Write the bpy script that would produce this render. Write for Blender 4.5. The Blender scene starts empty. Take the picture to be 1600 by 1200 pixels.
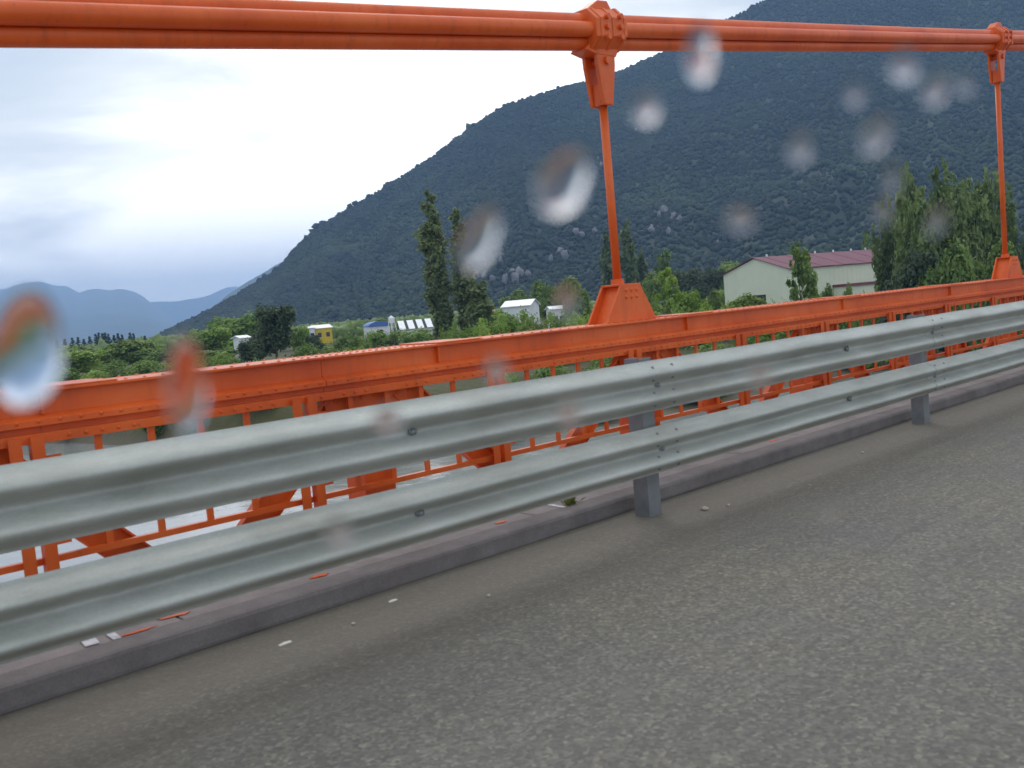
import bpy, math, random
import numpy as np
from mathutils import Vector, Matrix, noise as mnoise

# ------------------------------------------------------------------ camera, world, sun, exposure
SC = bpy.context.scene
COL = SC.collection
CAM_Z = 1.45
F_PX, VPX, VPY, ROLL = 1500.0, 2384.0, 343.0, math.radians(4.85)
_u = (math.cos(ROLL), -math.sin(ROLL)); _v = (math.sin(ROLL), math.cos(ROLL))
_a = (VPX - 800) * _u[0] + (VPY - 600) * _u[1]
_b = (VPX - 800) * _v[0] + (VPY - 600) * _v[1]
PITCH = math.atan2(-_b, F_PX)
YAW = math.atan2(_a, math.hypot(F_PX, _b))
C_RIGHT = Vector((math.sin(YAW), -math.cos(YAW), 0))
C_FWD = Vector((math.cos(YAW) * math.cos(PITCH), math.sin(YAW) * math.cos(PITCH), -math.sin(PITCH)))
C_UP = C_RIGHT.cross(C_FWD)

def build_camera():
    cx = C_RIGHT * math.cos(ROLL) - C_UP * math.sin(ROLL)
    cy = C_RIGHT * math.sin(ROLL) + C_UP * math.cos(ROLL)
    cz = -C_FWD
    m = Matrix(((cx.x, cy.x, cz.x, 0), (cx.y, cy.y, cz.y, 0), (cx.z, cy.z, cz.z, CAM_Z), (0, 0, 0, 1)))
    cd = bpy.data.cameras.new('camera')
    co = bpy.data.objects.new('camera', cd)
    COL.objects.link(co)
    co.matrix_world = m
    cd.sensor_width = 36
    cd.lens = F_PX / 1600 * 36
    cd.clip_start = 0.02
    cd.clip_end = 60000
    cd.dof.use_dof = True
    cd.dof.focus_distance = 45
    cd.dof.aperture_fstop = 4.8
    SC.camera = co
build_camera()

SUN_AZ, SUN_EL = math.radians(52), math.radians(38)
SUN_DIR = Vector((math.cos(SUN_EL) * math.cos(SUN_AZ), math.cos(SUN_EL) * math.sin(SUN_AZ), math.sin(SUN_EL)))

def build_world():
    w = bpy.data.worlds.new('World')
    SC.world = w
    w.use_nodes = True
    nt = w.node_tree
    nt.nodes.clear()
    N, L = nt.nodes.new, nt.links.new
    out = N('ShaderNodeOutputWorld')
    sky = N('ShaderNodeTexSky'); sky.sky_type = 'NISHITA'; sky.sun_disc = False
    sky.sun_elevation = SUN_EL
    sky.sun_rotation = math.radians(90) - SUN_AZ
    bg1 = N('ShaderNodeBackground'); bg1.inputs['Strength'].default_value = 0.08
    L(sky.outputs[0], bg1.inputs['Color'])
    tc = N('ShaderNodeTexCoord')
    # overcast deck: noise stretched level, as seen on a cloud layer
    mp = N('ShaderNodeMapping'); mp.inputs['Scale'].default_value = (1, 1, 3.6)
    mp.inputs['Location'].default_value = (0.35, 0.2, 0.1)
    L(tc.outputs['Generated'], mp.inputs['Vector'])
    n1 = N('ShaderNodeTexNoise'); n1.inputs['Scale'].default_value = 3.4; n1.inputs['Detail'].default_value = 6; n1.inputs['Roughness'].default_value = 0.5
    n1.inputs['Distortion'].default_value = 0.35
    L(mp.outputs[0], n1.inputs['Vector'])
    # thin bright part of the cloud deck round the veiled sun
    dt = N('ShaderNodeVectorMath'); dt.operation = 'DOT_PRODUCT'
    L(tc.outputs['Generated'], dt.inputs[0])
    g = Vector((math.cos(math.radians(50)) * math.cos(math.radians(13)), math.sin(math.radians(50)) * math.cos(math.radians(13)), math.sin(math.radians(13))))
    dt.inputs[1].default_value = g
    mr = N('ShaderNodeMapRange'); mr.inputs['From Min'].default_value = 0.92; mr.inputs['From Max'].default_value = 1.0
    mr.inputs['To Min'].default_value = 0.0; mr.inputs['To Max'].default_value = 0.40
    mr.interpolation_type = 'SMOOTHSTEP'
    L(dt.outputs['Value'], mr.inputs['Value'])
    ad = N('ShaderNodeMath'); ad.operation = 'ADD'
    L(n1.outputs['Fac'], ad.inputs[0]); L(mr.outputs[0], ad.inputs[1])
    # darker cloud base higher up
    sx = N('ShaderNodeSeparateXYZ'); L(tc.outputs['Generated'], sx.inputs[0])
    m2 = N('ShaderNodeFloatCurve'); cv = m2.mapping.curves[0]
    cv.points[0].location = (0.0, 0.84); cv.points[1].location = (1.0, 0.66)
    for q in ((0.10, 0.74), (0.19, 0.53), (0.33, 0.38), (0.62, 0.52)): cv.points.new(*q)
    m2.mapping.update()
    L(sx.outputs['Z'], m2.inputs['Value'])
    m3 = N('ShaderNodeMath'); m3.operation = 'SUBTRACT'; m3.inputs[1].default_value = 0.5
    L(m2.outputs[0], m3.inputs[0])
    ad2 = N('ShaderNodeMath'); ad2.operation = 'ADD'
    L(ad.outputs[0], ad2.inputs[0]); L(m3.outputs[0], ad2.inputs[1])
    rp = N('ShaderNodeValToRGB')
    e = rp.color_ramp.elements
    e[0].position = 0.36; e[0].color = (0.64, 0.74, 0.86, 1)
    e[1].position = 0.86; e[1].color = (1.75, 1.75, 1.72, 1)
    k = rp.color_ramp.elements.new(0.50); k.color = (0.78, 0.86, 0.92, 1)
    k = rp.color_ramp.elements.new(0.62); k.color = (0.98, 1.03, 1.06, 1)
    L(ad2.outputs[0], rp.inputs['Fac'])
    bg2 = N('ShaderNodeBackground'); bg2.inputs['Strength'].default_value = 1.0
    L(rp.outputs[0], bg2.inputs['Color'])
    mx = N('ShaderNodeMixShader'); mx.inputs['Fac'].default_value = 0.92
    L(bg1.outputs[0], mx.inputs[1]); L(bg2.outputs[0], mx.inputs[2])
    L(mx.outputs[0], out.inputs['Surface'])
build_world()

sl = bpy.data.lights.new('sun', 'SUN'); sl.energy = 0.7; sl.angle = math.radians(25); sl.color = (1, 0.96, 0.9)
so = bpy.data.objects.new('sun', sl); COL.objects.link(so)
so.rotation_euler = (-SUN_DIR).to_track_quat('-Z', 'Y').to_euler()

SC.view_settings.view_transform = 'Standard'
SC.view_settings.look = 'None'
SC.view_settings.exposure = 0.2
SC.view_settings.gamma = 1
SC.view_settings.use_curve_mapping = False
SC.cycles.volume_bounces = 2
SC.cycles.max_bounces = 8
SC.cycles.transparent_max_bounces = 16

# ------------------------------------------------------------------ helpers
rng = random.Random(7)
nrng = np.random.default_rng(11)

def tag(o, label=None, cat=None, group=None, kind=None):
    if label: o['label'] = label
    if cat: o['category'] = cat
    if group: o['group'] = group
    if kind: o['kind'] = kind
    return o

def empty(name, loc=(0, 0, 0), label=None, cat=None, group=None, rz=0.0):
    o = bpy.data.objects.new(name, None)
    o.empty_display_size = 0.2
    COL.objects.link(o)
    o.location = loc
    o.rotation_euler = (0, 0, rz)
    return tag(o, label, cat, group)

def link_mesh(name, me, parent=None, loc=(0, 0, 0), rot=(0, 0, 0)):
    o = bpy.data.objects.new(name, me)
    COL.objects.link(o)
    o.location = loc
    o.rotation_euler = rot
    if parent is not None: o.parent = parent
    return o

class MB:
    def __init__(s):
        s.v = []; s.f = []
    def add(s, vs, fs):
        b = len(s.v)
        s.v += [tuple(p) for p in vs]
        s.f += [tuple(i + b for i in f) for f in fs]
        return s
    def box(s, x0, x1, y0, y1, z0, z1):
        vs = [(x, y, z) for z in (z0, z1) for y in (y0, y1) for x in (x0, x1)]
        return s.add(vs, [(0, 2, 3, 1), (4, 5, 7, 6), (0, 1, 5, 4), (2, 6, 7, 3), (0, 4, 6, 2), (1, 3, 7, 5)])
    def prism(s, pts, a0, a1, axis='y'):
        """closed outline pts (two coordinates) pushed from a0 to a1 along axis"""
        n = len(pts)
        def P(p, a):
            return {'x': (a, p[0], p[1]), 'y': (p[0], a, p[1]), 'z': (p[0], p[1], a)}[axis]
        vs = [P(p, a0) for p in pts] + [P(p, a1) for p in pts]
        fs = [tuple(range(n - 1, -1, -1)), tuple(range(n, 2 * n))]
        fs += [(i, (i + 1) % n, n + (i + 1) % n, n + i) for i in range(n)]
        return s.add(vs, fs)
    def bar(s, p0, p1, w, t, up=(0, 1, 0)):
        """flat bar from p0 to p1, width w across, thickness t along up"""
        p0 = Vector(p0); p1 = Vector(p1); d = (p1 - p0).normalized(); u = Vector(up)
        c = d.cross(u).normalized()
        vs = []
        for p in (p0, p1):
            for su, sc in ((-1, -1), (-1, 1), (1, 1), (1, -1)):
                vs.append(p + u * (t / 2 * su) + c * (w / 2 * sc))
        return s.add(vs, [(0, 1, 2, 3), (7, 6, 5, 4), (0, 4, 5, 1), (1, 5, 6, 2), (2, 6, 7, 3), (3, 7, 4, 0)])
    def tube(s, pts, radii, n=12, caps=True):
        pts = [Vector(p) for p in pts]
        b = len(s.v)
        for i, p in enumerate(pts):
            d = (pts[min(i + 1, len(pts) - 1)] - pts[max(i - 1, 0)]).normalized()
            a = d.cross(Vector((0, 0, 1)))
            if a.length < 1e-3: a = Vector((1, 0, 0))
            a.normalize(); c = d.cross(a)
            r = radii[i] if hasattr(radii, '__len__') else radii
            for k in range(n):
                t = 2 * math.pi * k / n
                s.v.append(tuple(p + a * (r * math.cos(t)) + c * (r * math.sin(t))))
        for i in range(len(pts) - 1):
            for k in range(n):
                q = b + i * n
                s.f.append((q + k, q + (k + 1) % n, q + n + (k + 1) % n, q + n + k))
        if caps:
            s.f.append(tuple(b + k for k in range(n - 1, -1, -1)))
            e = b + (len(pts) - 1) * n
            s.f.append(tuple(e + k for k in range(n)))
        return s
    def dome(s, c, r, h, n=8, rings=2, ax='z'):
        """small rounded head sitting on c"""
        b = len(s.v)
        def P(x, y, z):
            return (c[0] + x, c[1] + y, c[2] + z) if ax == 'z' else (c[0] + x, c[1] - z, c[2] + y)
        for j in range(rings):
            t = math.pi / 2 * j / rings
            for k in range(n):
                q = 2 * math.pi * k / n
                s.v.append(P(r * math.cos(t) * math.cos(q), r * math.cos(t) * math.sin(q), h * math.sin(t)))
        s.v.append(P(0, 0, h))
        for j in range(rings - 1):
            for k in range(n):
                s.f.append((b + j * n + k, b + j * n + (k + 1) % n, b + (j + 1) * n + (k + 1) % n, b + (j + 1) * n + k))
        l = b + (rings - 1) * n
        for k in range(n): s.f.append((l + k, l + (k + 1) % n, b + rings * n))
        return s
    def mesh(s, name, mat, smooth=False, off=(0, 0, 0)):
        me = bpy.data.meshes.new(name)
        me.from_pydata([(p[0] - off[0], p[1] - off[1], p[2] - off[2]) for p in s.v], [], s.f)
        if mat: me.materials.append(mat)
        if smooth: me.polygons.foreach_set('use_smooth', [True] * len(me.polygons))
        me.update()
        return me
    def build(s, name, mat, parent=None, smooth=False, bevel=0.0, off=None):
        if off is None:
            off = tuple(parent.location) if parent is not None and parent.parent is None else (0, 0, 0)
        o = link_mesh(name, s.mesh(name, mat, smooth, off), parent)
        if bevel:
            m = o.modifiers.new('edge', 'BEVEL'); m.width = bevel; m.segments = 2; m.limit_method = 'ANGLE'
        return o

def np_mesh(name, verts, faces, mat, smooth=False):
    me = bpy.data.meshes.new(name)
    k = faces.shape[1]
    me.vertices.add(len(verts)); me.vertices.foreach_set('co', np.ascontiguousarray(verts, np.float32).ravel())
    me.loops.add(faces.size); me.loops.foreach_set('vertex_index', np.ascontiguousarray(faces, np.int32).ravel())
    me.polygons.add(len(faces))
    me.polygons.foreach_set('loop_start', np.arange(0, faces.size, k, dtype=np.int32))
    me.polygons.foreach_set('loop_total', np.full(len(faces), k, np.int32))
    if smooth: me.polygons.foreach_set('use_smooth', np.ones(len(faces), bool))
    me.update(calc_edges=True)
    if mat: me.materials.append(mat)
    return me

# ------------------------------------------------------------------ materials
def mat_base(name):
    m = bpy.data.materials.new(name); m.use_nodes = True
    nt = m.node_tree
    return m, nt, nt.nodes['Principled BSDF'], nt.nodes.new, nt.links.new

def mixrgb(N, L, a, b, fac, mode='MIX'):
    x = N('ShaderNodeMix'); x.data_type = 'RGBA'; x.blend_type = mode
    for sock, val in ((x.inputs['A'], a), (x.inputs['B'], b)):
        if isinstance(val, tuple): sock.default_value = val
        else: L(val, sock)
    fs = x.inputs['Factor']
    if isinstance(fac, float): fs.default_value = fac
    else: L(fac, fs)
    return x.outputs['Result']

def noise_node(N, L, scale, detail=4, rough=0.55, vec=None, coord='Object', stretch=None):
    tc = N('ShaderNodeTexCoord')
    src = N('ShaderNodeNewGeometry').outputs['Position'] if coord == 'Position' else tc.outputs[coord]
    if stretch:
        mp = N('ShaderNodeMapping'); mp.inputs['Scale'].default_value = stretch
        L(src, mp.inputs['Vector']); src = mp.outputs[0]
    n = N('ShaderNodeTexNoise'); n.inputs['Scale'].default_value = scale; n.inputs['Detail'].default_value = detail
    n.inputs['Roughness'].default_value = rough
    L(src, n.inputs['Vector'])
    return n.outputs['Fac']

def ramp(N, L, fac, stops):
    r = N('ShaderNodeValToRGB'); e = r.color_ramp.elements
    e[0].position, e[0].color = stops[0][0], stops[0][1]
    e[1].position, e[1].color = stops[-1][0], stops[-1][1]
    for p, c in stops[1:-1]:
        q = e.new(p); q.color = c
    L(fac, r.inputs['Fac'])
    return r.outputs['Color']

def bump(N, L, h, strength, dist, bsdf):
    b = N('ShaderNodeBump'); b.inputs['Strength'].default_value = strength; b.inputs['Distance'].default_value = dist
    L(h, b.inputs['Height']); L(b.outputs[0], bsdf.inputs['Normal'])

def c4(r, g, b): return (r, g, b, 1)

def simple(name, col, rough=0.7, var=0.15, scale=3.0, metal=0.0, bmp=0.0, coord='Object'):
    m, nt, p, N, L = mat_base(name)
    n = noise_node(N, L, scale, 5, 0.6, coord=coord)
    lo = c4(*[c * (1 - var) for c in col]); hi = c4(*[min(1, c * (1 + var)) for c in col])
    L(ramp(N, L, n, [(0.3, lo), (0.7, hi)]), p.inputs['Base Color'])
    p.inputs['Roughness'].default_value = rough; p.inputs['Metallic'].default_value = metal
    if bmp: bump(N, L, n, 0.4, bmp, p)
    return m

def make_orange():
    m, nt, p, N, L = mat_base('orange_paint')
    big = noise_node(N, L, 1.3, 5, 0.6, coord='Position')
    base = ramp(N, L, big, [(0.25, c4(0.55, 0.070, 0.010)), (0.5, c4(0.71, 0.113, 0.016)), (0.8, c4(0.79, 0.175, 0.042))])
    fine = noise_node(N, L, 26, 6, 0.7, coord='Position', stretch=(1, 1, 0.35))
    rust = ramp(N, L, fine, [(0.62, c4(0, 0, 0)), (0.78, c4(0.9, 0.9, 0.9))])
    grime = noise_node(N, L, 7, 6, 0.7, coord='Position', stretch=(1.6, 1, 0.25))
    base = mixrgb(N, L, base, c4(0.30, 0.060, 0.020), ramp(N, L, grime, [(0.52, c4(0, 0, 0)), (0.80, c4(0.55, 0.55, 0.55))]))
    L(mixrgb(N, L, base, c4(0.16, 0.045, 0.020), rust), p.inputs['Base Color'])
    p.inputs['Roughness'].default_value = 0.42
    p.inputs['Specular IOR Level'].default_value = 0.35
    bump(N, L, fine, 0.12, 0.004, p)
    return m

def make_zinc():
    m, nt, p, N, L = mat_base('galvanised_steel')
    n = noise_node(N, L, 5, 6, 0.65, coord='Position', stretch=(0.35, 1, 1))
    sp = noise_node(N, L, 60, 3, 0.6, coord='Position')
    c = ramp(N, L, n, [(0.25, c4(0.33, 0.342, 0.308)), (0.75, c4(0.54, 0.548, 0.50))])
    d = ramp(N, L, sp, [(0.3, c4(0.85, 0.85, 0.85)), (0.7, c4(1.05, 1.05, 1.05))])
    c2 = mixrgb(N, L, c, d, 0.6, 'MULTIPLY')
    drt = noise_node(N, L, 1.6, 7, 0.7, coord='Position', stretch=(0.6, 1, 2))
    dm = ramp(N, L, drt, [(0.48, c4(0, 0, 0)), (0.76, c4(0.62, 0.62, 0.62))])
    L(mixrgb(N, L, c2, c4(0.27, 0.25, 0.20), dm), p.inputs['Base Color'])
    p.inputs['Metallic'].default_value = 0.1
    p.inputs['Roughness'].default_value = 0.5
    p.inputs['Specular IOR Level'].default_value = 0.45
    bump(N, L, n, 0.05, 0.01, p)
    return m

def make_asphalt():
    m, nt, p, N, L = mat_base('worn_asphalt')
    tc = N('ShaderNodeTexCoord')
    vo = N('ShaderNodeTexVoronoi'); vo.inputs['Scale'].default_value = 62
    L(tc.outputs['Object'], vo.inputs['Vector'])
    vo2 = N('ShaderNodeTexVoronoi'); vo2.inputs['Scale'].default_value = 42
    L(tc.outputs['Object'], vo2.inputs['Vector'])
    sep = N('ShaderNodeSeparateColor'); L(vo.outputs['Color'], sep.inputs[0])
    sep2 = N('ShaderNodeSeparateColor'); L(vo2.outputs['Color'], sep2.inputs[0])
    agg = ramp(N, L, sep.outputs[0], [(0.0, c4(0.105, 0.099, 0.088)), (0.55, c4(0.143, 0.134, 0.117)), (0.86, c4(0.180, 0.168, 0.144)), (1.0, c4(0.24, 0.22, 0.18))])
    agg2 = ramp(N, L, sep2.outputs[1], [(0.0, c4(0.86, 0.86, 0.88)), (0.7, c4(1.0, 1.0, 1.0)), (0.97, c4(1.08, 1.07, 1.04)), (1.0, c4(1.3, 1.28, 1.2))])
    c = mixrgb(N, L, agg, agg2, 0.9, 'MULTIPLY')
    wide = noise_node(N, L, 0.55, 6, 0.62)
    c = mixrgb(N, L, c, ramp(N, L, wide, [(0.28, c4(0.78, 0.79, 0.81)), (0.5, c4(1.0, 0.975, 0.94)), (0.72, c4(1.24, 1.18, 1.05))]), 1.0, 'MULTIPLY')
    wear = noise_node(N, L, 9, 5, 0.65, stretch=(0.06, 1, 1))
    c = mixrgb(N, L, c, ramp(N, L, wear, [(0.3, c4(0.86, 0.86, 0.86)), (0.7, c4(1.12, 1.11, 1.08))]), 1.0, 'MULTIPLY')
    # brown dust that gathers along the kerb
    sx = N('ShaderNodeSeparateXYZ'); L(tc.outputs['Object'], sx.inputs[0])
    mr = N('ShaderNodeMapRange'); mr.inputs['From Min'].default_value = 2.7; mr.inputs['From Max'].default_value = 4.1
    mr.interpolation_type = 'SMOOTHSTEP'
    dn = noise_node(N, L, 1.7, 6, 0.65, stretch=(0.6, 1, 1))
    ad = N('ShaderNodeMath'); ad.operation = 'MULTIPLY_ADD'; ad.inputs[1].default_value = 1.5; ad.inputs[2].default_value = -0.75
    L(dn, ad.inputs[0])
    a2 = N('ShaderNodeMath'); a2.operation = 'ADD'; L(ad.outputs[0], a2.inputs[0]); L(sx.outputs['Y'], a2.inputs[1])
    L(a2.outputs[0], mr.inputs['Value'])
    mu = N('ShaderNodeMath'); mu.operation = 'MULTIPLY'; mu.inputs[1].default_value = 0.72; L(mr.outputs[0], mu.inputs[0])
    grain = noise_node(N, L, 130, 3, 0.7)
    dust = ramp(N, L, grain, [(0.3, c4(0.105, 0.092, 0.070)), (0.7, c4(0.195, 0.172, 0.133))])
    L(mixrgb(N, L, c, dust, mu.outputs[0]), p.inputs['Base Color'])
    rr = ramp(N, L, wide, [(0.3, c4(0.62, 0.62, 0.62)), (0.7, c4(0.9, 0.9, 0.9))])
    L(rr, p.inputs['Roughness'])
    ht = N('ShaderNodeMath'); ht.operation = 'ADD'; L(vo.outputs['Distance'], ht.inputs[0]); L(grain, ht.inputs[1])
    bump(N, L, ht.outputs[0], 0.45, 0.004, p)
    return m

def make_concrete(name, lo, hi, scale=4.0):
    m, nt, p, N, L = mat_base(name)
    a = noise_node(N, L, scale, 8, 0.68)
    b = noise_node(N, L, 90, 4, 0.7)
    c = ramp(N, L, a, [(0.28, c4(*lo)), (0.72, c4(*hi))])
    d = ramp(N, L, b, [(0.3, c4(0.78, 0.78, 0.78)), (0.7, c4(1.12, 1.12, 1.12))])
    c = mixrgb(N, L, c, d, 0.8, 'MULTIPLY')
    st = noise_node(N, L, 1.1, 5, 0.7, stretch=(1, 1, 0.4))
    sm = ramp(N, L, st, [(0.56, c4(0, 0, 0)), (0.75, c4(0.5, 0.5, 0.5))])
    L(mixrgb(N, L, c, c4(0.10, 0.075, 0.055), sm), p.inputs['Base Color'])
    p.inputs['Roughness'].default_value = 0.9
    bump(N, L, b, 0.5, 0.004, p)
    return m

def make_leaf(name, lo, hi, scale=0.6):
    m, nt, p, N, L = mat_base(name)
    n = noise_node(N, L, scale, 3, 0.6, coord='Position')
    oi = N('ShaderNodeObjectInfo')
    c = ramp(N, L, n, [(0.3, c4(*lo)), (0.7, c4(*hi))])
    v = ramp(N, L, oi.outputs['Random'], [(0.0, c4(0.78, 0.82, 0.8)), (1.0, c4(1.2, 1.14, 1.05))])
    c = mixrgb(N, L, c, v, 1.0, 'MULTIPLY')
    L(c, p.inputs['Base Color'])
    p.inputs['Roughness'].default_value = 0.6
    tr = N('ShaderNodeBsdfTranslucent'); L(c, tr.inputs['Color'])
    mx = N('ShaderNodeMixShader'); mx.inputs['Fac'].default_value = 0.36
    L(p.outputs[0], mx.inputs[1]); L(tr.outputs[0], mx.inputs[2])
    L(mx.outputs[0], nt.nodes['Material Output'].inputs['Surface'])
    return m

M = {}
M['orange'] = make_orange()
M['zinc'] = make_zinc()
M['post'] = simple('dull_galvanised', (0.22, 0.235, 0.24), 0.5, 0.2, 6, 0.45)
M['asphalt'] = make_asphalt()
M['kerb'] = make_concrete('kerb_concrete', (0.15, 0.13, 0.128), (0.25, 0.222, 0.215))
M['walk'] = make_concrete('sidewalk_concrete', (0.22, 0.19, 0.185), (0.36, 0.315, 0.30))
M['deck'] = make_concrete('deck_concrete', (0.2, 0.2, 0.19), (0.3, 0.3, 0.28), 1.0)
M['leaf_bright'] = make_leaf('leaf_bright', (0.150, 0.250, 0.030), (0.325, 0.465, 0.070))
M['leaf_mid'] = make_leaf('leaf_mid', (0.110, 0.182, 0.033), (0.260, 0.365, 0.072))
M['leaf_dark'] = make_leaf('leaf_dark', (0.050, 0.080, 0.036), (0.110, 0.160, 0.068))
M['leaf_poplar'] = make_leaf('leaf_poplar', (0.110, 0.150, 0.056), (0.230, 0.295, 0.115))
M['leaf_willow'] = make_leaf('leaf_willow', (0.095, 0.150, 0.042), (0.260, 0.340, 0.100))
M['bark'] = simple('bark', (0.12, 0.095, 0.07), 0.9, 0.35, 8)
M['cream'] = simple('cream_cladding', (0.68, 0.72, 0.55), 0.6, 0.05, 0.6)
M['maroon'] = simple('maroon_roofing', (0.17, 0.040, 0.060), 0.55, 0.15, 0.5)
M['white'] = simple('white_cladding', (0.78, 0.79, 0.80), 0.5, 0.05, 0.6)
M['blue'] = simple('blue_sheeting', (0.06, 0.15, 0.42), 0.5, 0.15, 0.6)
M['yellow'] = simple('yellow_wall', (0.72, 0.50, 0.03), 0.6, 0.1, 0.6)
M['darkopen'] = simple('dark_opening', (0.03, 0.035, 0.03), 0.8, 0.2, 1)
M['red'] = simple('red_roofing', (0.35, 0.06, 0.04), 0.6, 0.15, 1)
M['glass_dark'] = simple('window_glass', (0.05, 0.06, 0.07), 0.1, 0.1, 1)
M['rock'] = simple('pale_rock', (0.20, 0.195, 0.205), 0.9, 0.45, 0.12, coord='Position')
M['pebble'] = simple('pebble', (0.42, 0.38, 0.30), 0.8, 0.25, 20)
M['litter'] = simple('pale_litter', (0.72, 0.70, 0.62), 0.7, 0.1, 20)
M['whitemark'] = simple('white_road_paint', (0.62, 0.62, 0.64), 0.7, 0.25, 18)
M['dry'] = make_leaf('leaf_weed', (0.12, 0.14, 0.03), (0.22, 0.24, 0.06), 6)

def make_water():
    m, nt, p, N, L = mat_base('river_water')
    p.inputs['Base Color'].default_value = (0.30, 0.30, 0.29, 1)
    p.inputs['Roughness'].default_value = 0.10
    p.inputs['IOR'].default_value = 1.33
    p.inputs['Specular IOR Level'].default_value = 0.9
    n = noise_node(N, L, 0.55, 6, 0.6, coord='Position')
    bump(N, L, n, 0.4, 0.16, p)
    return m
M['water'] = make_water()

def make_ground():
    m, nt, p, N, L = mat_base('meadow')
    a = noise_node(N, L, 0.02, 6, 0.65, coord='Position')
    b = noise_node(N, L, 0.5, 5, 0.7, coord='Position')
    c = ramp(N, L, a, [(0.3, c4(0.052, 0.050, 0.017)), (0.55, c4(0.085, 0.080, 0.026)), (0.75, c4(0.135, 0.115, 0.042))])
    d = ramp(N, L, b, [(0.3, c4(0.7, 0.7, 0.7)), (0.7, c4(1.2, 1.2, 1.2))])
    c = mixrgb(N, L, c, d, 0.9, 'MULTIPLY')
    g = N('ShaderNodeNewGeometry'); s = N('ShaderNodeSeparateXYZ'); L(g.outputs['Position'], s.inputs[0])
    mr = N('ShaderNodeMapRange'); mr.inputs['From Min'].default_value = -7.2; mr.inputs['From Max'].default_value = -5.4
    mr.inputs['To Min'].default_value = 1; mr.inputs['To Max'].default_value = 0
    L(s.outputs['Z'], mr.inputs['Value'])
    L(mixrgb(N, L, c, c4(0.13, 0.11, 0.075), mr.outputs[0]), p.inputs['Base Color'])
    p.inputs['Roughness'].default_value = 0.95
    bump(N, L, b, 0.8, 0.5, p)
    return m
M['ground'] = make_ground()

def make_forest(name, lo, mid, hi):
    m, nt, p, N, L = mat_base(name)
    a = noise_node(N, L, 0.009, 8, 0.7, coord='Position')
    b = noise_node(N, L, 0.13, 4, 0.7, coord='Position')
    c = ramp(N, L, a, [(0.3, c4(*lo)), (0.52, c4(*mid)), (0.72, c4(*hi))])
    d = ramp(N, L, b, [(0.3, c4(0.8, 0.8, 0.8)), (0.7, c4(1.2, 1.2, 1.2))])
    L(mixrgb(N, L, c, d, 0.9, 'MULTIPLY'), p.inputs['Base Color'])
    p.inputs['Roughness'].default_value = 0.9
    return m
M['forest'] = make_forest('hill_forest', (0.010, 0.017, 0.010), (0.018, 0.032, 0.014), (0.044, 0.068, 0.022))
M['slope'] = make_forest('hill_slope', (0.020, 0.030, 0.018), (0.030, 0.042, 0.022), (0.045, 0.060, 0.030))
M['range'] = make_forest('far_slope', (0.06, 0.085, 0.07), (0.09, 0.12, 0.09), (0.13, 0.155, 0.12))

def make_drop():
    m, nt, p, N, L = mat_base('rain_water')
    p.inputs['Base Color'].default_value = (1, 1, 1, 1)
    p.inputs['Transmission Weight'].default_value = 1
    p.inputs['Roughness'].default_value = 0.0
    p.inputs['IOR'].default_value = 1.33
    return m
M['drop'] = make_drop()

# ------------------------------------------------------------------ lie of the land
WATER_Z, LAND_Z = -7.0, -4.0
SHORE = [(-2500, 900), (-700, 330), (-300, 210), (-60, 142), (0, 120), (24, 96), (30, 80), (33, 48), (40, 43), (60, 40), (100, 37), (200, 22), (400, -30), (900, -200)]
def shore_y(x):
    for (x0, y0), (x1, y1) in zip(SHORE, SHORE[1:]):
        if x <= x1: return y0 + (y1 - y0) * (x - x0) / (x1 - x0)
    return SHORE[-1][1]
def land_z(x, y):
    d = y - shore_y(x)
    if d < 0: return WATER_Z + 0.25 * d if d > -6 else WATER_Z - 1.5
    t = min(1, d / 14.0); t = t * t * (3 - 2 * t)
    return WATER_Z + (LAND_Z - WATER_Z) * t + 0.3 * mnoise.noise((x * 0.05, y * 0.05, 0)) * t

def build_land():
    xs = sorted(set(list(np.linspace(-2500, -320, 14)) + list(np.linspace(-300, 300, 151)) + list(np.linspace(320, 900, 20)) + list(np.linspace(1000, 6000, 12))))
    ds = [-12, -6, -3, -1, 0, 1, 2, 4, 6, 8, 10, 12, 14, 18, 24, 32, 42, 55, 70, 90, 120, 160, 220, 300, 420, 600, 900, 1400, 2200, 3500, 5200]
    v = []; f = []
    for d in ds:
        for x in xs:
            wob = 2.5 * mnoise.noise((x * 0.08, 3.3, 0)) if -6 < d < 30 else 0
            y = shore_y(x) + d + wob
            v.append((x, y, land_z(x, y - wob)))
    n = len(xs)
    for j in range(len(ds) - 1):
        for i in range(n - 1):
            f.append((j * n + i, j * n + i + 1, (j + 1) * n + i + 1, (j + 1) * n + i))
    me = bpy.data.meshes.new('ground'); me.from_pydata(v, [], f); me.materials.append(M['ground'])
    me.polygons.foreach_set('use_smooth', [True] * len(f))
    tag(link_mesh('ground', me), 'grassy far bank and valley floor beyond the river', kind='structure')
    w = MB().add([(-2600, -900, WATER_Z), (6000, -900, WATER_Z), (6000, 1200, WATER_Z), (-2600, 1200, WATER_Z)], [(0, 1, 2, 3)])
    tag(w.build('river', M['water']), 'pale grey river under the bridge', kind='structure')
    b = MB().add([(-2600, -900, -10.5), (6000, -900, -10.5), (6000, 1200, -10.5), (-2600, 1200, -10.5)], [(0, 1, 2, 3)])
    tag(b.build('river_bed', M['ground']), 'bed of the river', kind='structure')
build_land()

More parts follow.
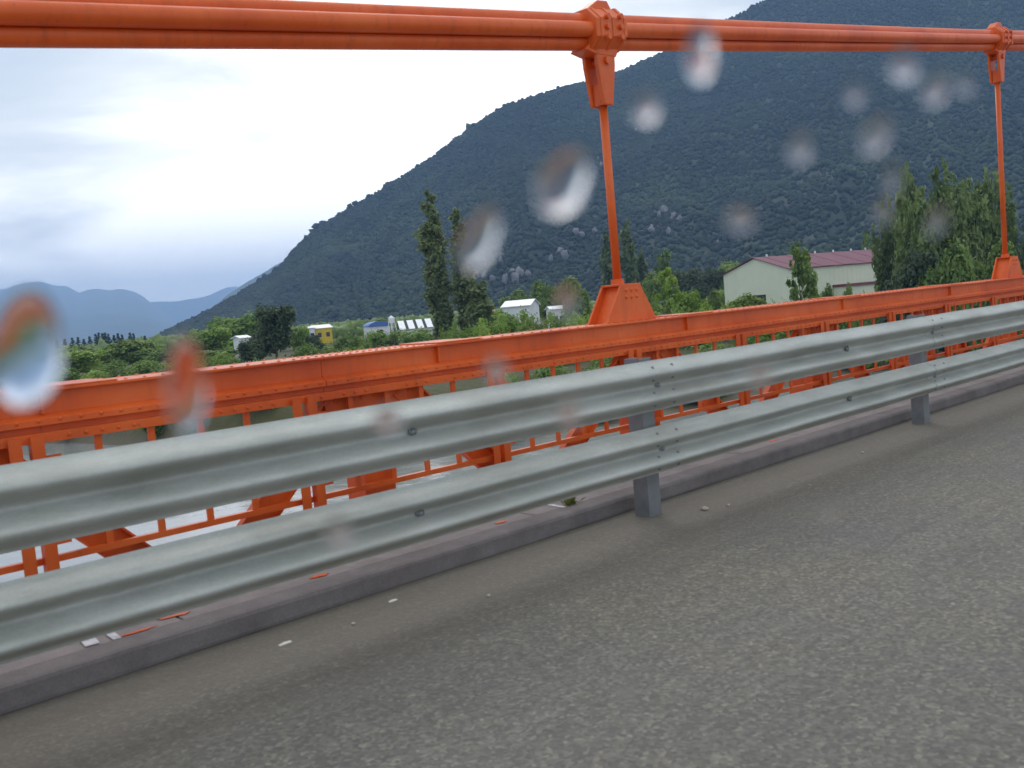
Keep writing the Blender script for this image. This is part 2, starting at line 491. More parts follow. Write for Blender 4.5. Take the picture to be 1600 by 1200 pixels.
def azr(az, r): return r * math.cos(math.radians(az)), r * math.sin(math.radians(az))
def px_ray(px, py):
    o = (px - 800, py - 600)
    a = o[0] * _u[0] + o[1] * _u[1]; b = o[0] * _v[0] + o[1] * _v[1]
    return (C_FWD * F_PX + C_RIGHT * a - C_UP * b).normalized()
def spot(px, py, dist):
    """a standing point: bearing and height of a photo point at a given ground distance"""
    d = px_ray(px, py); k = dist / math.hypot(d.x, d.y)
    return d.x * k, d.y * k, CAM_Z + d.z * k

# ------------------------------------------------------------------ mountains
def lerp_tab(tab, x):
    return float(np.interp(x, [t[0] for t in tab], [t[1] for t in tab]))

EL = [(-30, 4), (-12, 9), (0, 13.0), (10, 14.6), (20, 15.6), (26, 16.0), (30.67, 15.37), (31.92, 14.91), (34.2, 14.1), (36.68, 13.36), (39.69, 12.5), (42.5, 12.15),
      (45.75, 11.49), (48.2, 10.25), (50.51, 8.81), (54.83, 6.56), (57.15, 5.44), (58.4, 4.5), (59.88, 3.05), (62.15, 1.9), (63.65, 1.15), (65.1, 0.55), (66.5, 0.0), (70, -0.3)]
RIDGE = [(-30, 1870), (0, 1650), (25, 1440), (45, 1260), (60, 1115), (66, 1045)]
FOOT = [(-30, 650), (0, 550), (25, 520), (45, 560), (58, 685), (66, 900)]

def hill_point(az, s):
    """s 0 = foot, 1 = ridge, up to 1.6 = far side"""
    el = lerp_tab(EL, az); R = lerp_tab(RIDGE, az); F = lerp_tab(FOOT, az)
    r = F + (R - F) * s
    zr = CAM_Z + R * math.tan(math.radians(el))
    if s <= 1:
        z = LAND_Z - 2 + (zr - LAND_Z) * (0.55 * s + 0.45 * s * s) + 2 * s
        env = min(1, s * 4) * (1 - s) ** 0.6 * min(1, max(0, (zr + 5) / 120))
    else:
        z = zr - (zr - LAND_Z + 40) * (s - 1) * 1.3
        env = 0
    x, y = azr(az, r)
    g = mnoise.fractal((x * 0.0062, y * 0.0062, 1.7), 1.0, 2.0, 4)
    rg = 1 - abs(mnoise.noise((az * 0.33 + 0.6 * g, s * 0.6, 4.2))) * 2
    z += env * (13 * g + 19 * (rg - 0.4))
    z += (1.2 if s > 1 else 0.0)
    return x, y, z

def grid_mesh(name, fn, A, S, mat):
    v = [fn(a, s) for s in S for a in A]
    n = len(A)
    f = [(j * n + i + 1, j * n + i, (j + 1) * n + i, (j + 1) * n + i + 1) for j in range(len(S) - 1) for i in range(n - 1)]
    me = bpy.data.meshes.new(name); me.from_pydata(v, [], f); me.materials.append(mat)
    me.polygons.foreach_set('use_smooth', [True] * len(f))
    return link_mesh(name, me)

hill = grid_mesh('mountain', hill_point, list(np.linspace(-30, 70, 260)), list(np.linspace(0, 1, 70)) + [1.1, 1.25, 1.5], M['slope'])
tag(hill, 'steep dark forested mountain across the valley', kind='structure')

def ico(level):
    t = (1 + 5 ** 0.5) / 2
    v = [(-1, t, 0), (1, t, 0), (-1, -t, 0), (1, -t, 0), (0, -1, t), (0, 1, t), (0, -1, -t), (0, 1, -t), (t, 0, -1), (t, 0, 1), (-t, 0, -1), (-t, 0, 1)]
    f = [(0, 11, 5), (0, 5, 1), (0, 1, 7), (0, 7, 10), (0, 10, 11), (1, 5, 9), (5, 11, 4), (11, 10, 2), (10, 7, 6), (7, 1, 8), (3, 9, 4), (3, 4, 2), (3, 2, 6), (3, 6, 8), (3, 8, 9), (4, 9, 5), (2, 4, 11), (6, 2, 10), (8, 6, 7), (9, 8, 1)]
    v = [np.array(p, float) / np.linalg.norm(p) for p in v]
    for _ in range(level):
        c = {}; nf = []
        def mid(a, b):
            k = (min(a, b), max(a, b))
            if k not in c:
                m = v[a] + v[b]; v.append(m / np.linalg.norm(m)); c[k] = len(v) - 1
            return c[k]
        for a, b, d in f:
            x, y, z = mid(a, b), mid(b, d), mid(d, a)
            nf += [(a, x, z), (b, y, x), (d, z, y), (x, y, z)]
        f = nf
    return np.array(v), np.array(f)
ICO0, ICO1 = ico(0), ico(1)

def blobs(name, pts, sizes, base, mat, jit=0.28, tall=(0.9, 1.5)):
    """many uneven tree tops in one mesh"""
    V, F = base
    n = len(pts)
    k = len(V)
    rot = nrng.uniform(0, 2 * np.pi, n)
    c, s = np.cos(rot), np.sin(rot)
    r = 1 + nrng.normal(0, jit, (n, k))
    P = V[None] * r[..., None]
    X = P[..., 0] * c[:, None] - P[..., 1] * s[:, None]
    Y = P[..., 0] * s[:, None] + P[..., 1] * c[:, None]
    Z = P[..., 2] * nrng.uniform(*tall, n)[:, None]
    Q = np.stack([X, Y, Z], -1) * sizes[:, None, None] + pts[:, None, :]
    fs = (F[None] + (np.arange(n) * k)[:, None, None]).reshape(-1, 3)
    return np_mesh(name, Q.reshape(-1, 3), fs, mat)

def build_forest():
    pts = []; sz = []
    r2 = random.Random(3)
    n = 0
    while n < 74000:
        az = r2.uniform(6, 66.5); s = r2.random() ** 0.85
        # keep density even over the slope's own area
        R = lerp_tab(RIDGE, az); Ft = lerp_tab(FOOT, az); r = Ft + (R - Ft) * s
        if r2.random() > r / 1510: continue
        x, y, z = hill_point(az, min(s, 0.999))
        e = r2.uniform(1.3, 2.7) * (1.3 if r2.random() < 0.10 else 1)
        pts.append((x, y, z + e * 0.35)); sz.append(e); n += 1
    # the skyline, tree by tree
    for i in range(2600):
        az = r2.uniform(8, 65.2)
        x, y, z = hill_point(az, r2.uniform(0.965, 1.0))
        e = r2.uniform(1.3, 2.9) * (1.8 if r2.random() < 0.05 else 1)
        pts.append((x, y, z + e * 0.2)); sz.append(e)
    for az, h in ((57.6, 9), (57.3, 10), (57.0, 8), (55.3, 8), (55.0, 10), (54.2, 8), (53.0, 7), (59.85, 9), (60.0, 7), (51.2, 7), (48.0, 9), (47.7, 8)):
        x, y, z = hill_point(az, 0.995)
        pts.append((x, y, z + h * 0.36)); sz.append(h * 0.5)
    me = blobs('mountain_forest', np.array(pts), np.array(sz), ICO0, M['forest'], 0.16, (0.6, 1.3))
    me.polygons.foreach_set('use_smooth', np.ones(len(me.polygons), bool))
    tag(link_mesh('mountain_forest', me), 'dense dark green forest covering the mountainside', kind='stuff')
build_forest()

def build_rocks():
    V, F = ICO1
    spots = [(1030, 338, 18), (1040, 334, 22), (1052, 342, 20), (1063, 346, 18), (1018, 362, 22), (1045, 368, 16), (900, 366, 18), (908, 372, 22), (930, 366, 18), (876, 398, 20), (884, 404, 20), (862, 410, 16),
             (935, 252, 16), (940, 262, 16), (1004, 203, 14), (994, 206, 10), (785, 404, 18), (783, 412, 14), (770, 440, 20), (790, 442, 22), (812, 432, 26), (806, 440, 26), (825, 434, 22), (800, 430, 20), (758, 436, 18), (1122, 384, 10)]
    r2 = random.Random(5)
    for px, py, size in spots:
        # find the slope behind that bearing
        d = px_ray(px, py); az = math.degrees(math.atan2(d.y, d.x)); tl = d.z / math.hypot(d.x, d.y)
        best = None
        for s in np.linspace(0.01, 1, 200):
            x, y, z = hill_point(az, s)
            if (z - CAM_Z) / math.hypot(x, y) >= tl: best = (x, y, z); break
        if best is None: continue
        x, y, z = best
        out = Vector((-x, -y, 0)).normalized()
        P = V * (1 + np.array([r2.gauss(0, 0.28) for _ in V]))[:, None]
        P = P * np.array([size * r2.uniform(0.35, 0.6), size * r2.uniform(0.35, 0.6), size * r2.uniform(0.5, 0.95)]) * 0.22
        me = np_mesh('rock_outcrop', P, F, M['rock'])
        o = link_mesh('rock_outcrop', me, hill, (x + out.x * 5, y + out.y * 5, z + 1.5))
build_rocks()

def far_range(name, label, el, Rr, depth, mat, seed, rough):
    A = list(np.linspace(el[0][0], el[-1][0], 160))
    def fn(az, s):
        e = lerp_tab(el, az); r = Rr - depth * (1 - s)
        zr = CAM_Z + Rr * math.tan(math.radians(e))
        zr += rough * mnoise.fractal((az * 0.6, seed, 0), 1.0, 2.0, 4) * min(1, max(0, e))
        x, y = azr(az, r)
        if s <= 1:
            z = LAND_Z - 4 + (zr - LAND_Z) * s ** 1.1
            z += rough * 1.6 * mnoise.fractal((x * 0.0015, y * 0.0015, seed), 1.0, 2.0, 4) * (1 - s) * min(1, s * 3) * min(1, max(0, e))
        else: z = zr - (s - 1) * zr * 2
        return x, y, z
    o = grid_mesh(name, fn, A, list(np.linspace(0, 1, 24)) + [1.3], mat)
    tag(o, label, kind='structure')
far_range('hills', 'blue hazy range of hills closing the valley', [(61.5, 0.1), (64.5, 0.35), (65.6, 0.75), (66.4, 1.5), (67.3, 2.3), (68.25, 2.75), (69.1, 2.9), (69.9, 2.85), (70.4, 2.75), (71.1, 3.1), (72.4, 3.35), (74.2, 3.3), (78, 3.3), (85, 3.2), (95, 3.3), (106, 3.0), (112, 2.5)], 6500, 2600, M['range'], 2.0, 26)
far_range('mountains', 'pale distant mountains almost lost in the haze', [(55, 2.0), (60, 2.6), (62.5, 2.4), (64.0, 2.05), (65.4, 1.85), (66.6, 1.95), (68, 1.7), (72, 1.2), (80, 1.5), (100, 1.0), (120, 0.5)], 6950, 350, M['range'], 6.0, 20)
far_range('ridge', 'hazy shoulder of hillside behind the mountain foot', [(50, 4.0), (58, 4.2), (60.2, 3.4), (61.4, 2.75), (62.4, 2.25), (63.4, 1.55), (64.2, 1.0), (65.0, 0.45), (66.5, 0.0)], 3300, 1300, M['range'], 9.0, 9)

# ------------------------------------------------------------------ air
def build_haze():
    b = MB().box(-3000, 6300, -1000, 7400, -14, 440)
    m = bpy.data.materials.new('haze_air'); m.use_nodes = True
    nt = m.node_tree; nt.nodes.remove(nt.nodes['Principled BSDF'])
    v = nt.nodes.new('ShaderNodeVolumePrincipled')
    v.inputs['Color'].default_value = (0.36, 0.585, 1.0, 1)
    v.inputs['Density'].default_value = 0.00021
    v.inputs['Anisotropy'].default_value = 0.0
    nt.links.new(v.outputs[0], nt.nodes['Material Output'].inputs['Volume'])
    m.cycles.homogeneous_volume = True if hasattr(m, 'cycles') and hasattr(m.cycles, 'homogeneous_volume') else True
    tag(b.build('haze', m), 'thin blue haze filling the valley', kind='stuff')
build_haze()

def build_mist():
    b = MB().box(-2700, 4100, 3150, 7200, -12, 420)
    m = bpy.data.materials.new('valley_mist'); m.use_nodes = True
    nt = m.node_tree; nt.nodes.remove(nt.nodes['Principled BSDF'])
    v = nt.nodes.new('ShaderNodeVolumePrincipled')
    v.inputs['Color'].default_value = (0.86, 0.93, 1.0, 1)
    v.inputs['Density'].default_value = 0.00013
    nt.links.new(v.outputs[0], nt.nodes['Material Output'].inputs['Volume'])
    tag(b.build('mist', m), 'pale mist lying over the distant hills at the head of the valley', kind='stuff')
build_mist()

# ------------------------------------------------------------------ bridge deck
X0, X1 = -24.0, 120.0
KERB_Y, WALK_Y1, KERB_H = 4.17, 5.18, 0.11

def build_deck():
    rd = MB().add([(X0, -7.5, 0), (X1, -7.5, 0), (X1, KERB_Y + 0.06, 0), (X0, KERB_Y + 0.06, 0)], [(0, 1, 2, 3)])
    tag(rd.build('road', M['asphalt']), 'worn grey asphalt carriageway of the bridge', kind='structure')
    dk = MB().box(X0, X1, -8.6, WALK_Y1 - 0.01, -0.32, -0.012)
    tag(dk.build('bridge_deck', M['deck']), 'concrete deck slab of the bridge', kind='structure')
    # kerb: one long cast with a softened, slightly uneven nose
    prof = [(KERB_Y + 0.004, 0.002), (KERB_Y, 0.02), (KERB_Y + 0.004, 0.088), (KERB_Y + 0.014, 0.104), (KERB_Y + 0.032, KERB_H), (KERB_Y + 0.17, KERB_H + 0.001), (KERB_Y + 0.17, 0.002)]
    xs = [X0 + 0.35 * i for i in range(int((40 - X0) / 0.35))] + list(np.linspace(40, X1, 20))
    n = len(prof); v = []; f = []
    for x in xs:
        for k, (y, z) in enumerate(prof):
            w = 0.006 * mnoise.noise((x * 1.7, k * 0.5, 0)) + 0.006 * mnoise.noise((x * 0.25, 5, 0))
            v.append((x, y + (w if k < 5 else 0), z + (w * 0.6 if 2 <= k <= 5 else 0)))
    for i in range(len(xs) - 1):
        for k in range(n):
            f.append((i * n + k, (i + 1) * n + k, (i + 1) * n + (k + 1) % n, i * n + (k + 1) % n))
    tag(MB().add(v, f).build('kerb', M['kerb']), 'low worn concrete kerb beside the carriageway', kind='structure')
    # sidewalk of cast bays with recessed joints
    wk = empty('sidewalk', (0, 0, 0)); tag(wk, 'grey pink concrete sidewalk behind the guardrail', kind='structure')
    bay = 2.35; x = X0
    while x < 60:
        MB().box(x + 0.006, x + bay - 0.006, KERB_Y + 0.176, WALK_Y1, 0.0, KERB_H + rng.uniform(-0.003, 0.002)).build('slab', M['walk'], wk, bevel=0.006)
        x += bay
    MB().box(X0, X1, KERB_Y + 0.175, WALK_Y1 - 0.02, -0.01, 0.07).build('base_slab', M['walk'], wk)
    # dropped paint on the walk: thin dried splashes
    r2 = random.Random(4)
    def splash(cx, cy, rx, ry, mat, z, name):
        pts = []
        for k in range(18):
            t = 2 * math.pi * k / 18; q = 1 + r2.uniform(-0.35, 0.3)
            pts.append((cx + rx * q * math.cos(t), cy + ry * q * math.sin(t)))
        MB().prism(pts, z - 0.001, z + 0.0015, 'z').build(name, mat, wk)
    for cx, cy, rx, ry in ((1.84, 4.46, 0.075, 0.035), (2.62, 4.40, 0.055, 0.02), (1.62, 4.37, 0.085, 0.012), (2.08, 4.50, 0.045, 0.012), (3.95, 4.40, 0.05, 0.014), (5.4, 4.5, 0.05, 0.02), (7.2, 4.44, 0.06, 0.02)):
        splash(cx, cy, rx, ry, M['orange'], KERB_H + 0.002, 'paint_splash')
    for cx, cy, w in ((1.46, 4.47, 0.06), (1.55, 4.45, 0.035), (4.45, 4.42, 0.03)):
        MB().prism([(cx - w, cy - 0.1), (cx, cy - 0.105), (cx + w * 0.6, cy + 0.11), (cx - w * 0.5, cy + 0.115)], KERB_H + 0.002, KERB_H + 0.005, 'z').build('paint_mark', M['whitemark'], wk)
build_deck()

def build_litter():
    V, F = ICO0
    r2 = random.Random(9)
    # loose stones on the asphalt
    for x, y, s, lab in ((5.15, 3.73, 0.030, 'largest pale stone on the asphalt right of the nearest guardrail post'), (5.32, 3.66, 0.018, 'smaller pale stone beside the largest stone near the guardrail post'), (6.1, 3.5, 0.014, 'tiny stone on the asphalt midway between two guardrail posts'),
                    (3.1, 3.6, 0.016, 'small stone on the asphalt right of the short pale scrap'), (2.45, 3.85, 0.015, 'small stone between the two pale scraps by the kerb'), (7.4, 3.75, 0.018, 'small stone near the foot of the farther guardrail post')):
        P = V * (1 + np.array([r2.gauss(0, 0.18) for _ in V]))[:, None] * np.array([s, s * 0.7, s * 0.45])
        o = link_mesh('stone', np_mesh('stone', P, F, M['pebble']), None, (x, y, s * 0.36), (0, 0, r2.uniform(0, 3)))
        tag(o, lab, 'stone', 'loose stones on the asphalt')
    for x, y, l, lab in ((2.11, 3.90, 0.034, 'thin white scrap on the asphalt by the near end of the kerb'), (2.78, 3.98, 0.026, 'short pale scrap on the asphalt under the lower rail bolt')):
        m = MB().prism([(-l, -0.008), (l * 0.9, -0.012), (l, 0.004), (l * 0.2, 0.013), (-l * 0.95, 0.006)], 0.001, 0.006, 'z')
        o = link_mesh('paper_scrap', m.mesh('paper_scrap', M['litter']), None, (x, y, 0), (0.0, 0, 0.15))
        tag(o, lab, 'litter')
    # weed growing on the kerb's back joint
    w = MB()
    for i in range(46):
        a = r2.uniform(0, 6.28); l = r2.uniform(0.03, 0.085); t = r2.uniform(0.3, 1.2)
        b = Vector((r2.uniform(-0.05, 0.05), r2.uniform(-0.02, 0.02), 0)); e = b + Vector((math.cos(a) * l * math.sin(t), math.sin(a) * l * math.sin(t), l * math.cos(t)))
        sd = Vector((-math.sin(a), math.cos(a), 0)) * 0.006
        mid = (b + e) / 2 + Vector((0, 0, 0.008))
        w.add([b - sd * 0.5, b + sd * 0.5, mid + sd, e, mid - sd], [(0, 1, 2, 3, 4)])
    o = link_mesh('weed', w.mesh('weed', M['dry']), None, (4.53, 4.345, KERB_H))
    tag(o, 'small yellow green weed growing behind the kerb near the guardrail post', 'weed')
build_litter()

# ------------------------------------------------------------------ guardrail
RAIL_Y = 3.845
POST_X0, POST_DX = 4.89, 4.19
def w_profile(n=40, depth=0.096):
    pts = []
    for i in range(n + 1):
        t = i / n
        c = 0.5 - 0.5 * math.cos(4 * math.pi * t)
        pts.append((-depth * c, t))
    return pts
PROF = w_profile()

def beam_mesh(length, z0, z1, seed):
    """one W-beam length, sheet 4 mm thick, a little wavy"""
    n = 30; v = []; f = []
    m = len(PROF)
    for i in range(n + 1):
        x = length * i / n
        for side in (0, 1):
            for k, (y, t) in enumerate(PROF):
                k0 = PROF[max(k - 1, 0)]; k1 = PROF[min(k + 1, m - 1)]
                ty, tz = k1[0] - k0[0], (k1[1] - k0[1]) * (z1 - z0)
                ln = math.hypot(ty, tz); ny, nz = tz / ln, -ty / ln
                wy = 0.006 * mnoise.noise((x * 0.9, t * 1.2, seed)) + 0.0025 * mnoise.noise((x * 3, t * 3, seed + 5))
                wz = 0.005 * mnoise.noise((x * 0.7, 8, seed))
                fade = min(1, min(x, length - x) / 0.5)
                off = 0.002 if side else -0.002
                v.append((x, y + ny * off + wy * fade, z0 + t * (z1 - z0) + nz * off + wz * fade))
    s = 2 * m
    for i in range(n):
        a, b = i * s, (i + 1) * s
        for k in range(m - 1):
            f.append((a + k, b + k, b + k + 1, a + k + 1))
            f.append((a + m + k + 1, b + m + k + 1, b + m + k, a + m + k))
        f.append((a, a + m, b + m, b)); f.append((a + m - 1, b + m - 1, b + 2 * m - 1, a + 2 * m - 1))
    for i, rev in ((0, False), (n, True)):
        a = i * s
        for k in range(m - 1):
            q = (a + k, a + k + 1, a + m + k + 1, a + m + k)
            f.append(q[::-1] if rev else q)
    me = bpy.data.meshes.new('beam'); me.from_pydata(v, [], f); me.materials.append(M['zinc'])
    me.polygons.foreach_set('use_smooth', [True] * len(f))
    me.set_sharp_from_angle(angle=math.radians(40))
    return me

def build_guardrail():
    g = empty('guardrail', (0, RAIL_Y, 0), 'double galvanised steel guardrail with two corrugated beams on posts', 'guardrail')
    UP, LO = (0.703, 1.026), (0.300, 0.600)
    meshes = [(beam_mesh(POST_DX + 0.32, *UP, k), beam_mesh(POST_DX + 0.32, *LO, k + 20)) for k in range(4)]
    # bolt: washer and rounded head
    bm = MB(); bm.tube([(0, 0, 0), (0, -0.006, 0)], 0.026, 12); bm.dome((0, -0.006, 0), 0.017, 0.014, 10, 3, 'y')
    bolt_me = bm.mesh('bolt', M['post'], True)
    pm = MB()
    pm.prism([(-0.062, 0.0), (0.062, 0.0), (0.062, 0.006), (-0.056, 0.006), (-0.056, 0.114), (0.062, 0.114), (0.062, 0.120), (-0.062, 0.120)], 0.0, 1.04, 'z')
    post_me = pm.mesh('post', M['post'])
    block_me = MB().box(-0.05, 0.05, -0.026, -0.002, -0.07, 0.07).mesh('spacer_block', M['post'])
    for i in range(-2, 12):
        xp = POST_X0 + POST_DX * i
        p = link_mesh('post', post_me, g, (xp, 0.085, 0))
        for z0, z1 in (UP, LO): link_mesh('spacer_block', block_me, p, (0, 0, (z0 + z1) / 2))
        for lv in (0, 1):
            link_mesh('beam', meshes[(i + 2) % 4][lv], g, (xp - 0.16, 0.0 if i % 2 else 0.0045, 0.0))
        if -1 <= i < 7:
            for z0, z1 in (UP, LO):
                hgt = z1 - z0
                for dx in (-0.10, 0.10):
                    for t, dy in ((0.14, -0.052), (0.36, -0.052), (0.64, -0.052), (0.86, -0.052)):
                        b = link_mesh('bolt', bolt_me, g, (xp + dx, dy, z0 + hgt * t)); b.scale = (0.55, 0.7, 0.55)
                link_mesh('bolt', bolt_me, g, (xp, -0.004, z0 + hgt * 0.5))
        if -1 <= i < 7:
            # mid-bay bolts with square washers
            xm = xp + POST_DX * 0.5 + (0.1 if i < 0 else 0.42)
            for z0, z1 in (UP, LO):
                link_mesh('bolt', bolt_me, g, (xm, -0.010, z0 + (z1 - z0) * 0.5))
build_guardrail()

# ------------------------------------------------------------------ pedestrian railing
def build_railing():
    y = 5.24
    r = empty('pedestrian_railing', (0, y, 0), 'orange steel pedestrian railing with thin balusters behind the guardrail', 'railing')
    def L_(mb, name, bevel=0.0): return mb.build(name, M['orange'], r, bevel=bevel, off=(0, y, 0))
    xa, xb = -5.0, 34.0
    L_(MB().prism([(y - 0.030, 1.005), (y + 0.028, 1.005), (y + 0.028, 0.998), (y - 0.023, 0.998), (y - 0.023, 0.955), (y - 0.030, 0.955)], xa, xb, 'x'), 'top_rail')
    L_(MB().box(xa, xb, y - 0.018, y + 0.018, 0.330, 0.364), 'bottom_rail')
    posts = [1.50 + 1.61 * k for k in range(-4, 20)]
    post_me = MB()
    for s in (-1, 1):   # two angles back to back with packing between
        post_me.prism([(s * 0.022, -0.026), (s * 0.085, -0.026), (s * 0.085, -0.019), (s * 0.029, -0.019), (s * 0.029, 0.03), (s * 0.022, 0.03)][::s], KERB_H - 0.3, 0.992, 'z')
    for z in (0.2, 0.48, 0.78): post_me.box(-0.022, 0.022, -0.02, 0.02, z, z + 0.05)
    pme = post_me.mesh('post', M['orange'])
    tie_me = MB().box(0.09, 0.17, -0.012, 0.0, 0.0, 0.027).mesh('tie_plate', M['orange'])
    bal = MB().box(-0.019, 0.019, -0.0085, 0.0085, 0.364, 0.998).mesh('baluster', M['orange'])
    for k, xp in enumerate(posts):
        if xp > xb: break
        link_mesh('post', pme, r, (xp, -0.034, 0))
        # short ties that fasten the post to the truss behind it
        for z in (0.42, 0.86): link_mesh('tie_plate', tie_me, r, (xp, -0.012, z))
        for j in range(1, 5):
            link_mesh('baluster', bal, r, (xp + 0.08 + j * (1.61 - 0.16) / 5, 0, 0))
    rv = MB()
    x = -1.0
    while x < 14:
        if rng.random() < 0.72: rv.dome((x, y - 0.031, 0.98), 0.011, 0.009, 7, 2, 'y')
        x += 0.085
    tag(L_(rv, 'rivet'), kind='stuff')
build_railing()

# ------------------------------------------------------------------ stiffening truss
GUS_X = [-4.40, -1.62, 1.06, 3.70] + [3.70 + 2.93 * k for k in range(1, 14)]
TY = 5.46
def build_truss():
    t = empty('stiffening_truss', (0, TY, 0), 'orange riveted steel stiffening truss with deep top chord along the bridge', 'truss')
    def L_(mb, name, bevel=0.0, smooth=False): return mb.build(name, M['orange'], t, smooth, bevel, off=(0, TY, 0))
    xa, xb = -8.0, 46.0
    yf, yb = TY - 0.20, TY + 0.20
    # top chord, made of lengths butted at the joints
    seg = 8.91; x = GUS_X[0] - 1.2
    k = 0
    while x < xb:
        a, b = x + 0.002, x + seg - 0.002
        L_(MB().box(a, b, yf - 0.03, yb + 0.03, 1.212, 1.228), 'top_flange', 0.003)
        w = L_(MB().box(a, b, yf + 0.012, yf + 0.026, 1.098, 1.212), 'web')
        L_(MB().box(a, b, yb - 0.026, yb - 0.012, 1.098, 1.212), 'web')
        # bottom flange: a plate with a down-turned angle towards the road
        L_(MB().prism([(yf - 0.030, 1.076), (yf + 0.008, 1.0975), (yb + 0.02, 1.0975), (yb + 0.02, 1.084), (yf - 0.016, 1.066), (yf - 0.016, 1.040), (yf - 0.030, 1.040)], a, b, 'x'), 'bottom_flange', 0.003)
        L_(MB().prism([(yf + 0.012, 1.0835), (yf + 0.024, 1.0835), (yf + 0.024, 0.985), (yf + 0.10, 0.985), (yf + 0.10, 0.973), (yf + 0.012, 0.973)], a, b, 'x'), 'lower_angle')
        x += seg; k += 1
    # joint cover plates
    for xg in GUS_X:
        L_(MB().box(xg - 0.95 + 1.5, xg - 0.55 + 1.5, yf - 0.026, yb + 0.026, 1.2285, 1.2385), 'cover_plate', 0.003)
        L_(MB().box(xg + 0.55, xg + 0.562, yf - 0.018, yf + 0.0115, 1.100, 1.210), 'stiffener')
    # gussets, verticals, diagonals and the low chord
    for i, xg in enumerate(GUS_X):
        L_(MB().prism([(xg - 0.40, 0.972), (xg - 0.36, 0.80), (xg - 0.12, 0.60), (xg + 0.12, 0.60), (xg + 0.36, 0.80), (xg + 0.40, 0.972)], yf + 0.026, yf + 0.038), 'gusset', 0.002)
        for s in (-1, 1):
            L_(MB().bar((xg + s * 0.085, yf + 0.05, 1.083), (xg + s * 0.085, yf + 0.05, -0.75), 0.075, 0.014), 'vertical')
        L_(MB().box(xg - 0.05, xg + 0.05, yf + 0.044, yb - 0.03, -0.75, 0.60), 'vertical_web')
        if i == len(GUS_X) - 1: break
        half = (GUS_X[i + 1] - xg) / 2; mid = xg + half
        L_(MB().prism([(mid - 0.36, 0.10), (mid + 0.36, 0.10), (mid + 0.36, -0.2), (mid - 0.36, -0.2)], yf + 0.03, yf + 0.042), 'gusset')
        for s in (-1, 1):
            p0 = Vector((mid - s * (half - 0.22), yf + 0.06, 0.98)); p1 = Vector((mid - s * 0.14, yf + 0.06, 0.02))
            d = (p1 - p0).normalized(); c = Vector((d.z, 0, -d.x))
            dg = L_(MB().bar(p0, p1, 0.170, 0.014), 'diagonal')
            for q in (-1, 1):
                fl = MB().bar(p0 + c * (0.0855 * q) + Vector((0, -0.018, 0)), p1 + c * (0.0855 * q) + Vector((0, -0.018, 0)), 0.012, 0.052)
                fl.build('flange', M['orange'], dg, off=(0, TY, 0))
    for z in (-0.02, -0.75):
        L_(MB().prism([(yf - 0.0, z), (yb, z), (yb, z - 0.014), (yf + 0.014, z - 0.014), (yf + 0.014, z - 0.14), (yf, z - 0.14)], xa, xb, 'x'), 'bottom_chord')
    # rivet heads on the chord and plates
    rv = MB()
    x = -1.5
    while x < 24:
        near = min(abs(x - g) for g in GUS_X)
        off = (x - (GUS_X[0] - 1.2)) % 2.93
        if near < 0.55 or off < 0.9:
            for yy in (yf + 0.015, yf + 0.09, yb - 0.09, yb - 0.015): rv.dome((x, yy, 1.228), 0.013, 0.009, 7, 2)
        else:
            for yy in (yf + 0.015, yb - 0.015): rv.dome((x, yy, 1.228), 0.013, 0.009, 7, 2)
        rv.dome((x + 0.04, yf - 0.0285, 1.066), 0.013, 0.010, 7, 2, 'y')
        x += 0.105
    for xg in GUS_X[2:9]:
        for dx in (-0.3, -0.2, -0.1, 0, 0.1, 0.2, 0.3):
            for z in (0.93, 0.85): rv.dome((xg + dx, yf + 0.026, z), 0.016, 0.012, 7, 2, 'y')
        for z in (0.7, 0.64): 
            for dx in (-0.08, 0.08): rv.dome((xg + dx, yf + 0.026, z), 0.016, 0.012, 7, 2, 'y')
    tag(L_(rv, 'rivet', smooth=True), kind='stuff')
build_truss()

# ------------------------------------------------------------------ main cable and hangers
CS = 0.1148
def cable_z(x):          # axis of the bundle
    return 3.006 + CS * (x - 1.69) + 0.150 + 0.0004 * (x - 8) ** 2 * (1 if x > 8 else 0.3)
CR = 0.0635
def build_cable():
    cb = empty('main_cable', (0, TY, 0), 'bundle of four thick orange main suspension cables rising to the right', 'cable')
    xs = list(np.linspace(-14, 48, 63))
    d = CR * 2 * 0.7071
    for dy, dz in ((0, d), (0, -d), (-d, 0), (d, 0)):
        MB().tube([(x, TY + dy, cable_z(x) + dz) for x in xs], CR, 20).build('cable_strand', M['orange'], cb, True, off=(0, TY, 0))
build_cable()

